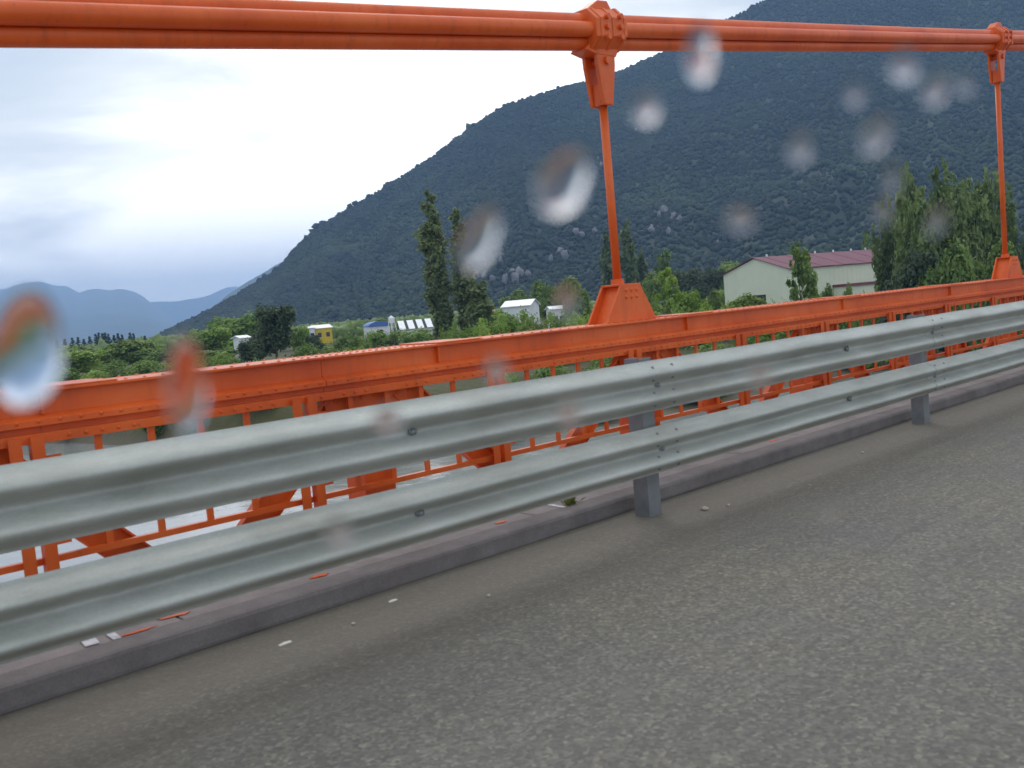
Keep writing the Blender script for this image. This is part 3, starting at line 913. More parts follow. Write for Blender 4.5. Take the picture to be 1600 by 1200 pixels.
HANG = [(-2.65, 'orange suspension hanger beyond the near edge of the view'), (6.47, 'nearest orange suspension hanger with riveted trapezoid base and forked rod'),
        (15.62, 'second orange suspension hanger in front of the tall leafy trees'), (24.75, 'third orange suspension hanger farther along the bridge')]
def build_hanger():
    h = empty('suspension_hanger', (0, TY, 0))
    OFF = (0, TY, 0)
    def P(mb, name, parent=h, bevel=0.0, smooth=False): return mb.build(name, M['orange'], parent, smooth, bevel, off=OFF)
    zt, zb = 1.545, 1.229
    yf, yb = TY - 0.13, TY + 0.10
    plate = [(-0.30, zb), (0.38, zb), (0.18, zt), (-0.08, zt)]
    an = P(MB().prism(plate, yf, yf + 0.022), 'anchor_plate', bevel=0.004)
    P(MB().prism(plate, yb - 0.022, yb), 'anchor_plate', bevel=0.004)
    # inner plates set back from the two faces
    for q0, q1 in (((-0.20, -0.03), (-0.185, -0.015)), ((0.265, 0.115), (0.28, 0.13))):
        (b0, t0), (b1, t1) = q0, q1
        P(MB().prism([(b0, zb), (b1, zb), (t1, zt - 0.01), (t0, zt - 0.01)], yf + 0.0225, yb - 0.0225), 'inner_plate')
    P(MB().box(-0.085, 0.185, yf + 0.001, yb - 0.001, zt - 0.008, zt + 0.010), 'cap_plate', bevel=0.003)
    bme = MB().dome((0, 0, 0), 0.018, 0.014, 8, 2, 'y').mesh('bolt', M['orange'], True)
    for x in (-0.02, 0.05, 0.12):
        for z in (1.50, 1.44): link_mesh('bolt', bme, an, (x, yf - TY, z))
    return h
def hanger_upper(h, xw):
    """rod, socket and cable clamp: their height follows the cable at xw"""
    OFF = (0, TY, 0)
    def P(mb, name, parent=h, bevel=0.0, smooth=False): return mb.build(name, M['orange'], parent, smooth, bevel, off=OFF)
    zc = cable_z(xw)
    bot = zc - 0.155
    P(MB().tube([(0.03, TY, 1.556), (0.015, TY, bot - 0.44)], 0.037, 14), 'rod', smooth=True)
    P(MB().tube([(0.03, TY, 1.556), (0.03, TY, 1.60)], 0.058, 14), 'rod_nut')
    # socket: two cheeks that taper down to the rod, with a pin through them
    cheek = [(-0.125, bot + 0.03), (0.125, bot + 0.03), (0.115, bot - 0.14), (0.055, bot - 0.47), (-0.055, bot - 0.47), (-0.115, bot - 0.14)]
    sk = P(MB().prism(cheek, TY - 0.085, TY - 0.05), 'socket_cheek', bevel=0.008)
    P(MB().prism(cheek, TY + 0.05, TY + 0.085), 'socket_cheek', bevel=0.008)
    P(MB().prism([(-0.05, bot - 0.28), (0.05, bot - 0.28), (0.042, bot - 0.465), (-0.042, bot - 0.465)], TY - 0.049, TY + 0.049), 'socket_block', bevel=0.006)
    P(MB().tube([(0, TY - 0.115, bot - 0.10), (0, TY + 0.115, bot - 0.10)], 0.034, 14), 'pin', smooth=False)
    # clamp: a ribbed jacket round the four strands
    R = CR * 2.414
    a = CS
    cl = MB()
    oct_ = []
    for k in range(8):
        t = math.pi / 8 + k * math.pi / 4
        oct_.append((math.cos(t) * (R + 0.028) * 1.06, math.sin(t) * (R + 0.028) * 1.06))
    for x0, x1, q in ((-0.20, 0.20, 1.0), (-0.15, -0.11, 1.05), (0.0, 0.04, 1.05), (0.15, 0.19, 1.05)):
        vs = [(x, TY + p[0] * q, zc + p[1] * q + a * x) for x in (x0, x1) for p in oct_]
        n = 8
        cl.add(vs, [tuple(range(n - 1, -1, -1)), tuple(range(n, 2 * n))] + [(i, (i + 1) % n, n + (i + 1) % n, n + i) for i in range(n)])
    c = P(cl, 'cable_clamp', bevel=0.006)
    P(MB().prism([(-0.16, zc + R + 0.01), (-0.02, zc + R + 0.10), (0.10, zc + R + 0.11), (0.16, zc + R + 0.03)], TY - 0.06, TY + 0.06), 'clamp_lug', bevel=0.01)
    P(MB().prism([(-0.26, zc - R - 0.035), (-0.20, zc - R + 0.02), (0.20, zc - R + 0.05), (0.13, zc - R - 0.06), (-0.13, zc - R - 0.06)], TY - 0.09, TY + 0.09), 'clamp_foot', bevel=0.008)
    bme = MB().tube([(0, -0.055, 0), (0, -0.02, 0)], 0.024, 8).mesh('clamp_bolt', M['orange'])
    for x in (-0.07, 0.10):
        for z in (-0.085, 0.0, 0.085): link_mesh('clamp_bolt', bme, c, (x, -R, zc + z + a * x))
for k, (xh, lab) in enumerate(HANG):
    if k == 0: continue
    h = build_hanger()
    hanger_upper(h, xh)
    h.location = (xh, TY, 0)
    tag(h, lab, 'hanger', 'hangers between the main cable and the truss')

# ------------------------------------------------------------------ trees
def leaf_quads(C, Nn, size, r):
    """leaf-sized faces at points C facing roughly Nn"""
    n = len(C)
    a = Nn + r.normal(0, 0.55, (n, 3)); a /= np.linalg.norm(a, axis=1)[:, None] + 1e-9
    t = np.cross(a, r.normal(0, 1, (n, 3))); t /= np.linalg.norm(t, axis=1)[:, None] + 1e-9
    b = np.cross(a, t)
    s = size * r.uniform(0.6, 1.4, n)[:, None]
    t = t * s; b = b * s * 0.6
    V = np.stack([C - t, C - b * 0.9 - t * 0.1, C + t, C + b], 1).reshape(-1, 3)
    return V, np.arange(4 * n).reshape(-1, 4)

def crown_mesh(name, lobes, count, size, mat, seed, shell=0.75):
    """lobes: (centre, radii); leaves in clumps spread through each lobe's volume"""
    r = np.random.default_rng(seed)
    vols = np.array([l[1][0] * l[1][1] * l[1][2] for l in lobes]) ** 0.67
    vols = vols / vols.sum()
    C = []; Nn = []
    for (c, rad), q in zip(lobes, vols):
        m = max(3, int(count * q / 14))
        d = r.normal(0, 1, (m, 3)); d /= np.linalg.norm(d, axis=1)[:, None]
        rr = r.uniform(0.25, 1.0, m) ** (1 - shell * 0.6)
        cc = np.array(c) + d * np.array(rad) * rr[:, None]
        for p, dd in zip(cc, d):
            k = r.integers(9, 20)
            off = r.normal(0, 1, (k, 3)) * np.array(rad).min() * 0.22
            C.append(p + off); Nn.append(np.repeat((dd + np.array([0, 0, 0.45]))[None], k, 0))
    C = np.concatenate(C); Nn = np.concatenate(Nn)
    V, F = leaf_quads(C, Nn, size, r)
    return np_mesh(name, V, F, mat)

def trunk_mesh(name, h, r0, limbs, seed):
    r = random.Random(seed); m = MB()
    pts = [(0, 0, -0.02)] + [(r.uniform(-0.012, 0.012) * i, r.uniform(-0.012, 0.012) * i, h * i / 5) for i in range(1, 6)]
    m.tube(pts, [r0 * (1 - 0.14 * i) for i in range(6)], 7)
    for (z, ang, l, rise) in limbs:
        s = Vector((0, 0, z)); e = s + Vector((math.cos(ang) * l, math.sin(ang) * l, rise))
        m.tube([s, (s + e) / 2 + Vector((0, 0, -0.02)), e], [r0 * 0.5, r0 * 0.36, r0 * 0.15], 5)
    return m.mesh(name, M['bark'], True)

def kind_round(seed, mat, count=7500, size=0.028):
    r = random.Random(seed)
    lobes = [((0, 0, 0.55), (0.25, 0.25, 0.24))]
    for i in range(11):
        a = r.uniform(0, 6.28); d = r.uniform(0.12, 0.33); z = r.uniform(0.24, 0.84)
        d *= math.sqrt(max(0.1, 1 - ((z - 0.5) / 0.48) ** 2)); q = r.uniform(0.10, 0.17)
        lobes.append(((math.cos(a) * d, math.sin(a) * d, z), (q, q, q * r.uniform(0.8, 1.1))))
    return (crown_mesh('crown', lobes, count, size, mat, seed), trunk_mesh('trunk', 0.6, 0.03, [(0.25, 0.3, 0.2, 0.25), (0.3, 2.4, 0.22, 0.22), (0.35, 4.4, 0.2, 0.25)], seed))

def kind_poplar(seed, mat, count=9000, size=0.0125, bend=0.0, w=0.062, low=0.05):
    r = random.Random(seed)
    lobes = []
    for i in range(26):
        z = low + (0.97 - low) * (i + r.uniform(-0.4, 0.4)) / 25
        z = min(max(z, low), 0.96)
        t = (z - low) / (0.96 - low)
        # two or three upright strands of foliage, thin in the waist
        env = w * (0.55 + 0.75 * math.sin(min(1, t * 1.15) * math.pi) ** 0.8) * (1.15 if t > 0.6 else 0.85) * (1 - max(0, t - 0.93) * 6)
        a = r.uniform(0, 6.28); d = env * r.uniform(0.1, 0.65)
        q = env * r.uniform(0.5, 0.75)
        bx = bend * (z - 0.4) ** 2 if z > 0.4 else 0
        lobes.append(((math.cos(a) * d + bx, math.sin(a) * d, z), (q, q, q * r.uniform(1.7, 2.6))))
    return (crown_mesh('crown', lobes, count, size, mat, seed, 0.5), trunk_mesh('trunk', 0.85, 0.014, [(0.2, 0.3, 0.03, 0.3), (0.3, 2.4, 0.035, 0.3), (0.42, 4.4, 0.03, 0.25)], seed))

def kind_upright(seed, mat, count=15000, size=0.021, w=0.30):
    """tall tree of several pointed upright heads"""
    r = random.Random(seed)
    lobes = []
    for i in range(9):
        a = r.uniform(0, 6.28); d = r.uniform(0.03, w); top = 1.0 - d * 0.9 - r.uniform(0, 0.14)
        for j in range(5):
            z = 0.14 + (top - 0.20) * (j + 0.5) / 4.6
            q = 0.13 * (1.15 - 0.16 * j) * r.uniform(0.8, 1.2)
            k = 0.55 + 0.12 * j
            lobes.append(((math.cos(a) * d * k * 1.3, math.sin(a) * d * k * 1.3, z), (q, q, q * 1.5)))
    return (crown_mesh('crown', lobes, count, size, mat, seed, 0.6), trunk_mesh('trunk', 0.7, 0.022, [(0.12, i * 1.3, 0.14, 0.42) for i in range(5)], seed))

def kind_shrub(seed, mat, count=2400, size=0.05):
    r = random.Random(seed)
    lobes = [((0, 0, 0.45), (0.4, 0.4, 0.42))]
    for i in range(6):
        a = r.uniform(0, 6.28); d = r.uniform(0.25, 0.6)
        q = r.uniform(0.2, 0.34)
        lobes.append(((math.cos(a) * d, math.sin(a) * d, r.uniform(0.2, 0.7)), (q, q, q)))
    return (crown_mesh('crown', lobes, count, size, mat, seed), trunk_mesh('trunk', 0.4, 0.03, [(0.1, 1, 0.3, 0.25), (0.1, 3.4, 0.3, 0.25)], seed))

def kind_sparse(seed, mat, count=3400, size=0.026):
    r = random.Random(seed)
    lobes = []
    for i in range(16):
        z = 0.16 + 0.80 * i / 15
        env = 0.30 * (1.05 - z) + 0.05
        a = i * 2.4 + r.uniform(-0.5, 0.5); q = r.uniform(0.05, 0.085) * (1.2 - 0.4 * z)
        lobes.append(((math.cos(a) * env, math.sin(a) * env, z), (q * 1.2, q * 1.2, q * 1.3)))
        if i > 9: lobes.append(((0, 0, z), (0.05, 0.05, 0.07)))
    return (crown_mesh('crown', lobes, count, size, mat, seed, 0.5), trunk_mesh('trunk', 0.9, 0.014, [(0.15 + 0.05 * i, i * 2.4, 0.2 - 0.012 * i, 0.12) for i in range(10)], seed))

K = {
    'round_bright': [kind_round(s, M['leaf_bright']) for s in (1, 2, 3)],
    'round_mid': [kind_round(s, M['leaf_mid']) for s in (4, 5, 6)],
    'round_dark': [kind_round(s, M['leaf_dark'], 8500, 0.026) for s in (7, 8)],
    'poplar_a': [kind_poplar(9, M['leaf_poplar'], bend=-0.02, w=0.060)],
    'poplar_b': [kind_poplar(10, M['leaf_poplar'], w=0.062)],
    'poplar_c': [kind_poplar(12, M['leaf_poplar'], w=0.13, size=0.036, count=2600)],
    'poplar_far': [kind_poplar(13, M['leaf_dark'], w=0.085, size=0.03, count=900), kind_poplar(14, M['leaf_dark'], w=0.075, size=0.03, count=900)],
    'upright': [kind_upright(s, M['leaf_willow']) for s in (15, 16)],
    'shrub_bright': [kind_shrub(s, M['leaf_bright']) for s in (18, 19)],
    'shrub_mid': [kind_shrub(s, M['leaf_mid']) for s in (20, 21)],
    'sparse': [kind_sparse(22, M['leaf_mid']), kind_sparse(23, M['leaf_bright'])],
}
tree_rng = random.Random(21)
def plant(kind, x, y, z, h, w, name, label, cat='tree', group=None):
    """stands one tree: h its height, w its crown's width in metres"""
    cr, tr = tree_rng.choice(K[kind])
    nat = {'round_bright': 0.86, 'round_mid': 0.86, 'round_dark': 0.86, 'poplar_a': 0.16, 'poplar_b': 0.16, 'poplar_c': 0.34, 'poplar_far': 0.22, 'upright': 0.98, 'shrub_bright': 1.6, 'shrub_mid': 1.6, 'sparse': 0.62}[kind]
    o = empty(name, (x, y, z), label, cat, group, tree_rng.uniform(0, 6.28) if not kind.startswith('poplar_a') else 0)
    sw = w / nat
    for nm, me in (('crown', cr), ('trunk', tr)):
        c = link_mesh(nm, me, o); c.scale = (sw, sw, h)
    return o

def at_px(kind, px, top, wpx, dist, name, label, cat='tree', group=None, sink=0.0):
    x, y, zt = spot(px, top, dist)
    zg = land_z(x, y) - sink
    d = px_ray(px, top)
    depth = dist / math.hypot(d.x, d.y) * C_FWD.dot(d)
    return plant(kind, x, y, zg, zt - zg, wpx / F_PX * depth, name, label, cat, group)

G_L = 'leafy trees on the far bank'
T = at_px
# left of the view
T('round_bright', 118, 545, 95, 150, 'leafy_tree', 'bright green round tree on the far bank, leftmost of the riverside trees')
T('round_bright', 172, 560, 60, 146, 'leafy_tree', 'small yellow green tree between two larger trees at the left of the bank')
T('round_mid', 215, 528, 100, 156, 'leafy_tree', 'mid green round tree on the far bank below the blue hills')
T('round_mid', 268, 545, 80, 150, 'leafy_tree', 'mid green tree standing right of the round tree below the blue hills')
T('round_bright', 318, 508, 80, 178, 'leafy_tree', 'light green tree at the valley mouth, left of the conical dark tree')
T('round_bright', 362, 487, 100, 190, 'leafy_tree', 'tallest light green tree just left of the conical dark tree')
T('round_mid', 330, 545, 90, 150, 'leafy_tree', 'low mid green tree just above the truss left of the dark tree')
T('round_dark', 425, 466, 95, 125, 'dark_tree', 'dark broad conical tree standing above the truss at left centre')
T('round_dark', 392, 528, 60, 120, 'dark_tree', 'low dark tree at the foot of the conical dark tree')
T('round_bright', 468, 507, 44, 160, 'leafy_tree', 'small yellow green tree right beside the conical dark tree')
T('round_dark', 490, 520, 34, 150, 'dark_tree', 'small dark tree just left of the yellow house')
T('round_mid', 40, 560, 100, 165, 'leafy_tree', 'green tree at the far left end of the bank')
T('round_mid', -60, 540, 130, 175, 'leafy_tree', 'green tree on the bank beyond the left end of the view')
for i, (px, top) in enumerate(((112, 527), (121, 526), (131, 529), (139, 525), (149, 521), (154, 519), (159, 520), (164, 519), (169, 521), (178, 523), (184, 520), (190, 522), (203, 519), (208, 520), (226, 524), (100, 529), (88, 530))):
    T('poplar_far', px, top, 9, 430, 'poplar_tree', 'small dark poplar in the distant row below the blue hills', 'tree', 'distant row of dark poplars')
# the tall poplars
T('poplar_a', 668, 288, 46, 128, 'poplar_tree', 'tallest slender poplar, leftmost of the tall poplars by the white striped roof')
T('poplar_b', 712, 322, 44, 132, 'poplar_tree', 'second tall slender poplar, right of the tallest one')
T('poplar_b', 690, 400, 30, 126, 'poplar_tree', 'thin shorter poplar between the two tallest poplars')
T('poplar_c', 746, 440, 46, 124, 'poplar_tree', 'short bushy poplar at the right foot of the tall poplars')
T('poplar_b', 728, 420, 34, 134, 'poplar_tree', 'slim poplar tight against the second tall poplar')
# middle
T('round_mid', 846, 436, 60, 190, 'leafy_tree', 'green tree right behind the white roofed shed')
T('round_mid', 880, 432, 66, 200, 'leafy_tree', 'green tree left of the hanger base, taller of two behind the shed')
T('round_mid', 800, 452, 50, 230, 'leafy_tree', 'dull green tree behind the white roofed shed to its left')
T('poplar_c', 945, 362, 30, 240, 'poplar_tree', 'dark poplar just left of the hanger rod')
T('poplar_c', 979, 345, 30, 236, 'poplar_tree', 'dark poplar just right of the hanger rod')
T('poplar_c', 1003, 392, 26, 240, 'poplar_tree', 'slim dark poplar a little right of the hanger rod')
T('sparse', 1036, 396, 44, 235, 'leafy_tree', 'pointed tree standing between hanger rod and warehouse')
T('round_dark', 1075, 414, 66, 230, 'dark_tree', 'dark round tree between hanger base and warehouse')
T('round_dark', 1105, 412, 60, 226, 'dark_tree', 'dark round tree close to the left corner of the warehouse')
T('round_mid', 1140, 404, 70, 240, 'leafy_tree', 'green tree rising behind the left eave of the warehouse')
T('round_mid', 1020, 424, 60, 220, 'leafy_tree', 'mid green tree behind the right side of the hanger base')
T('sparse', 1042, 420, 58, 96, 'leafy_tree', 'light green pointed young tree right of the hanger base')
T('round_bright', 1078, 448, 56, 96, 'leafy_tree', 'small rounded light green tree beside the pointed young tree')
T('round_mid', 1112, 452, 44, 104, 'leafy_tree', 'small dark green tree in front of the warehouse corner')
T('round_bright', 1140, 460, 56, 100, 'leafy_tree', 'low yellow green bush tree below the warehouse gable')
T('round_mid', 1178, 456, 70, 98, 'leafy_tree', 'low green tree in front of the warehouse door')
T('round_mid', 905, 448, 60, 120, 'leafy_tree', 'green tree close behind the left side of the hanger base')
T('sparse', 1247, 388, 66, 92, 'leafy_tree', 'open pointed tree standing in front of the warehouse corner')
T('sparse', 1262, 412, 50, 94, 'leafy_tree', 'shorter open tree touching the pointed tree before the warehouse')
T('round_mid', 1290, 442, 30, 98, 'leafy_tree', 'small round green tree in front of the long warehouse wall')
T('round_mid', 1323, 441, 24, 98, 'leafy_tree', 'smallest round green tree in front of the long warehouse wall')
T('shrub_mid', 1308, 462, 60, 92, 'shrub', 'low green shrub under the long warehouse wall', 'shrub')
T('shrub_mid', 1362, 456, 40, 92, 'shrub', 'low green shrub at the right end of the warehouse wall', 'shrub')
T('sparse', 1352, 366, 24, 210, 'leafy_tree', 'small pointed tree top behind the right end of the maroon roof')
# right
T('upright', 1402, 228, 100, 112, 'tall_tree', 'tall feathery tree, leftmost of the high trees behind the second hanger')
T('upright', 1472, 216, 130, 108, 'tall_tree', 'highest feathery tree, in the middle of the high trees')
T('upright', 1505, 244, 130, 120, 'tall_tree', 'feathery tree filling the gap between the highest tree and the second hanger rod')
T('upright', 1384, 282, 80, 116, 'tall_tree', 'lower feathery tree at the left end of the high trees, overlapping the warehouse roof')
T('upright', 1430, 261, 120, 122, 'tall_tree', 'feathery tree set back between the leftmost and the highest tree')
T('upright', 1570, 261, 110, 122, 'tall_tree', 'feathery tree directly behind the second hanger rod')
T('upright', 1535, 234, 120, 114, 'tall_tree', 'broad feathery tree left of the second hanger rod')
T('upright', 1606, 266, 110, 112, 'tall_tree', 'feathery tree right of the second hanger rod')
T('upright', 1680, 246, 120, 118, 'tall_tree', 'feathery tree beyond the right end of the view')
T('upright', 1435, 276, 110, 104, 'tall_tree', 'feathery tree in front of the highest one, lower and greyer')
T('round_dark', 1418, 368, 96, 92, 'dark_tree', 'dark round tree at the foot of the high trees, right of the warehouse')
T('round_mid', 1482, 376, 100, 90, 'leafy_tree', 'grey green round tree below the highest feathery tree')
T('round_mid', 1545, 372, 90, 92, 'leafy_tree', 'green round tree low behind the second hanger base')
T('round_mid', 1625, 385, 90, 94, 'leafy_tree', 'green round tree low at the right edge of the view')

low = [(534, 515, 60, 150, 'right of the yellow house'), (556, 529, 50, 156, 'between the yellow house and the blue hall'), (582, 513, 64, 168, 'in front of the blue hall'), (614, 514, 64, 170, 'in front of the slim white tower'),
       (648, 513, 84, 160, 'in front of the white striped roof'), (545, 541, 60, 120, 'nearest the chord below the yellow house'), (600, 537, 60, 118, 'nearest the chord below the blue hall'), (655, 531, 50, 122, 'at the left foot of the tallest poplar'),
       (480, 533, 60, 130, 'right of the conical dark tree'), (512, 537, 56, 126, 'nearest the chord below the small dark tree'), (766, 494, 56, 112, 'right of the short bushy poplar'), (803, 483, 56, 116, 'in front of the white roofed shed'),
       (838, 488, 60, 110, 'right of the white roofed shed'), (870, 485, 44, 118, 'in front of the small white house'), (722, 505, 50, 110, 'at the foot of the second tall poplar'), (700, 511, 40, 108, 'between the feet of the two tall poplars'),
       (750, 508, 50, 108, 'at the foot of the short bushy poplar'), (905, 484, 56, 104, 'touching the left side of the hanger base'), (1010, 452, 40, 110, 'touching the right side of the hanger base'), (1060, 470, 60, 92, 'below the small rounded light green tree'),
       (1100, 470, 56, 92, 'below the warehouse corner'), (1208, 468, 60, 92, 'right of the warehouse door'), (100, 572, 60, 128, 'below the leftmost riverside tree'), (150, 574, 70, 126, 'below the small yellow green riverside tree'),
       (205, 566, 70, 128, 'below the round tree under the blue hills'), (255, 566, 70, 124, 'right of the round tree under the blue hills'), (345, 545, 60, 126, 'below the tallest light green tree'), (60, 580, 60, 130, 'at the far left above the chord')]
for i, (px, top, wpx, dist, where) in enumerate(low):
    T('shrub_bright' if i % 3 else 'shrub_mid', px, top, wpx, dist, 'shrub', 'bushy green shrub ' + where, 'shrub', 'bushes seen above the truss chord')

# undergrowth and small trees spread over the far bank
def scatter():
    r = random.Random(31)
    n = 0; tries = 0
    while n < 150 and tries < 4000:
        tries += 1
        az = r.uniform(14, 76); dist = 60 * (480 / 60) ** (r.random() ** 0.9)
        x, y = azr(az, dist)
        d = y - shore_y(x)
        if d < 5: continue
        # keep off the buildings
        if 105 < x < 152 and 50 < y < 90: continue
        if dist < 160 and 58 < az < 59.5: continue
        if dist < 245 and (49.3 < az < 54.8 or 56.3 < az < 58.1): continue
        bright = r.random() < 0.6
        if dist < 150:
            h = r.uniform(1.8, 3.4); k = 'shrub_bright' if bright else 'shrub_mid'
            plant(k, x, y, land_z(x, y) - 0.2, h, h * r.uniform(1.2, 1.8), 'shrub', 'low green shrub growing on the far bank behind the truss', 'shrub', 'shrubs along the far bank')
        else:
            h = min(r.uniform(3.0, 6.0), 4.9 + 0.006 * dist)
            k = 'round_bright' if bright else 'round_mid'
            plant(k, x, y, land_z(x, y) - 0.5, h, h * r.uniform(1.1, 1.9), 'leafy_tree', 'small green tree in the wooded valley floor below the mountain', 'tree', 'small trees on the valley floor')
        n += 1
    for i in range(70):
        y = r.uniform(44, 96); x = r.uniform(31, 62) + 0.1 * (90 - y)
        if y - shore_y(x) < 2: continue
        h = r.uniform(0.8, 2.3)
        plant(r.choice(['shrub_mid', 'shrub_mid', 'shrub_bright']), x, y, land_z(x, y) - 0.15, h, h * r.uniform(1.4, 2.4), 'shrub', 'low green shrub growing on the far bank behind the truss', 'shrub', 'shrubs along the far bank')
    # a fringe along the water
    for i in range(64):
        x = -40 + 150 * (i + r.random()) / 64
        y = shore_y(x) + r.uniform(1.5, 7)
        h = r.uniform(1.4, 3.2)
        plant(r.choice(['shrub_bright', 'shrub_mid', 'shrub_mid']), x, y, land_z(x, y) - 0.15, h, h * r.uniform(1.4, 2.2), 'shrub', 'riverside shrub at the edge of the water', 'shrub', 'shrubs at the water edge')
scatter()

def wood_belt():
    """far-off woods at the mountain's foot, one mass"""
    r = random.Random(8)
    pts = []; sz = []
    for i in range(5200):
        az = r.uniform(6, 78); dist = r.uniform(300, 640) if az < 62 else r.uniform(300, 1000)
        x, y = azr(az, dist)
        if y - shore_y(x) < 10: continue
        e = r.uniform(1.3, 2.7)
        z = land_z(x, y)
        pts.append((x, y, z + e * 0.5)); sz.append(e)
    me = blobs('far_woods', np.array(pts), np.array(sz), ICO1, M['leaf_mid'], 0.22, (0.8, 1.4))
    tag(link_mesh('far_woods', me), 'belt of green woods along the foot of the mountain', kind='stuff')
wood_belt()

# ------------------------------------------------------------------ buildings
def build_warehouse():
    F0 = Vector((118.5, 74.5, 0)); ax = Vector((23.2, -6.8, 0)).normalized(); pr = Vector((ax.y, -ax.x, 0))   # pr points to the viewer's side
    o = empty('warehouse', (F0.x, F0.y, LAND_Z), 'cream warehouse with maroon gable roof behind the open pointed tree', 'warehouse', rz=math.atan2(ax.y, ax.x))
    # local frame: x along the ridge, -y towards the river
    Lg, Wd, ze, zr = 24.2, 6.7, 7.26, 9.2
    loc = (0, 0, 0)
    def B(mb, name, mat, parent=o): return mb.build(name, mat, parent, off=loc)
    B(MB().prism([(-Wd, 0), (Wd, 0), (Wd, ze), (0, zr - 0.1), (-Wd, ze)], 0, 0.25, 'x'), 'gable_wall', M['cream'])
    B(MB().prism([(-Wd, 0), (Wd, 0), (Wd, ze), (0, zr - 0.1), (-Wd, ze)], Lg - 0.25, Lg, 'x'), 'gable_wall', M['cream'])
    B(MB().box(0.25, Lg - 0.25, -Wd, -Wd + 0.25, 0, ze - 0.12), 'side_wall', M['cream'])
    B(MB().box(0.25, Lg - 0.25, Wd - 0.25, Wd, 0, ze - 0.12), 'side_wall', M['cream'])
    # cladding ribs
    for k in range(28):
        x = 0.7 + k * 0.84
        B(MB().box(x, x + 0.08, -Wd - 0.015, -Wd, 0.1, ze - 0.15), 'cladding_rib', M['cream'])
    # roof sheets: panels with a lap between them
    sl = (zr - ze) / Wd
    for s in (-1, 1):
        npan = 12
        for k in range(npan):
            x0 = -0.3 + (Lg + 0.6) * k / npan + 0.01; x1 = -0.3 + (Lg + 0.6) * (k + 1) / npan - 0.01
            y1 = s * (Wd + 0.35); z1 = zr - sl * (Wd + 0.35)
            z = 0.03 if k % 2 else 0.0
            B(MB().add([(x0, 0, zr + z), (x1, 0, zr + z), (x1, y1, z1 + z), (x0, y1, z1 + z), (x0, 0, zr + z + 0.09), (x1, 0, zr + z + 0.09), (x1, y1, z1 + z + 0.09), (x0, y1, z1 + z + 0.09)],
                   [(0, 1, 2, 3), (7, 6, 5, 4), (0, 4, 5, 1), (1, 5, 6, 2), (2, 6, 7, 3), (3, 7, 4, 0)]), 'roof_panel', M['maroon'])
    for x in (2.4, 7.6, 11.6, 15.2, 18.8, 21.8):
        v = B(MB().tube([(x, 0, zr), (x, 0, zr + 0.42)], 0.13, 8), 'roof_vent', M['white'])
    B(MB().box(-0.06, 0.0, -2.1, 2.4, 0, 4.0), 'door', M['darkopen'])
    B(MB().box(-0.09, -0.0, -2.35, -2.1, 0, 4.2), 'door_frame', M['cream'])
    B(MB().box(-0.09, -0.0, 2.4, 2.65, 0, 4.2), 'door_frame', M['cream'])
    # lean-to along the river side with a maroon edge
    B(MB().box(8.0, Lg - 2.0, -Wd - 2.2, -Wd - 0.031, 0, 4.2), 'lean_to', M['cream'])
    B(MB().box(7.8, Lg - 1.8, -Wd - 2.45, -Wd - 0.031, 4.2, 4.55), 'lean_to_roof', M['maroon'])
    # cross wing at the far end
    cx0, cx1 = Lg - 3.4, Lg + 4.2; cm = (cx0 + cx1) / 2
    B(MB().prism([(cx0, 0), (cx1, 0), (cx1, ze - 0.4), (cm, zr - 0.35), (cx0, ze - 0.4)], -Wd - 1.2, -1.0, 'y'), 'wing', M['cream'])
    for s in (-1, 1):
        e = cm + s * (cx1 - cm + 0.3)
        B(MB().prism([(cm, zr - 0.33), (e, ze - 0.5), (e, ze - 0.38), (cm, zr - 0.21)][::-s], -Wd - 1.45, -0.8, 'y'), 'wing_roof', M['maroon'])
build_warehouse()

def house(px, py, dist, wpx, hpx_wall, depth, mw, mr, name, label, rise=0.35, rz=0.0, windows=2):
    """gabled house: top of its wall at the photo point"""
    x, y, zt = spot(px, py, dist)
    zg = land_z(x, y) - 0.2
    W = wpx / F_PX * dist
    o = empty(name, (x, y, zg), label, 'house', rz=math.atan2(y, x) - math.pi / 2 + rz)
    h = zt - zg
    def B(mb, nm, mat, parent=o): return mb.build(nm, mat, parent, off=(0, 0, 0))
    wl = B(MB().prism([(0, 0), (depth, 0), (depth, h), (depth / 2, h + W * rise * 0.5), (0, h)], -W / 2, W / 2, 'x'), 'wall', mw)
    rz_ = h + W * rise * 0.5
    for s in (0, 1):
        ys = -0.3 if s == 0 else depth + 0.3
        zs = h - 0.15
        B(MB().add([(-W / 2 - 0.3, depth / 2, rz_ + 0.02), (W / 2 + 0.3, depth / 2, rz_ + 0.02), (W / 2 + 0.3, ys, zs), (-W / 2 - 0.3, ys, zs), (-W / 2 - 0.3, depth / 2, rz_ + 0.14), (W / 2 + 0.3, depth / 2, rz_ + 0.14), (W / 2 + 0.3, ys, zs + 0.12), (-W / 2 - 0.3, ys, zs + 0.12)],
               [(0, 1, 2, 3), (7, 6, 5, 4), (0, 4, 5, 1), (1, 5, 6, 2), (2, 6, 7, 3), (3, 7, 4, 0)]), 'roof', mr)
    for k in range(windows):
        cx = -W / 2 + W * (k + 0.5) / windows
        B(MB().box(cx - 0.45, cx + 0.45, -0.05, -0.001, h * 0.45, h * 0.45 + 1.1), 'window', M['glass_dark'])
    return o

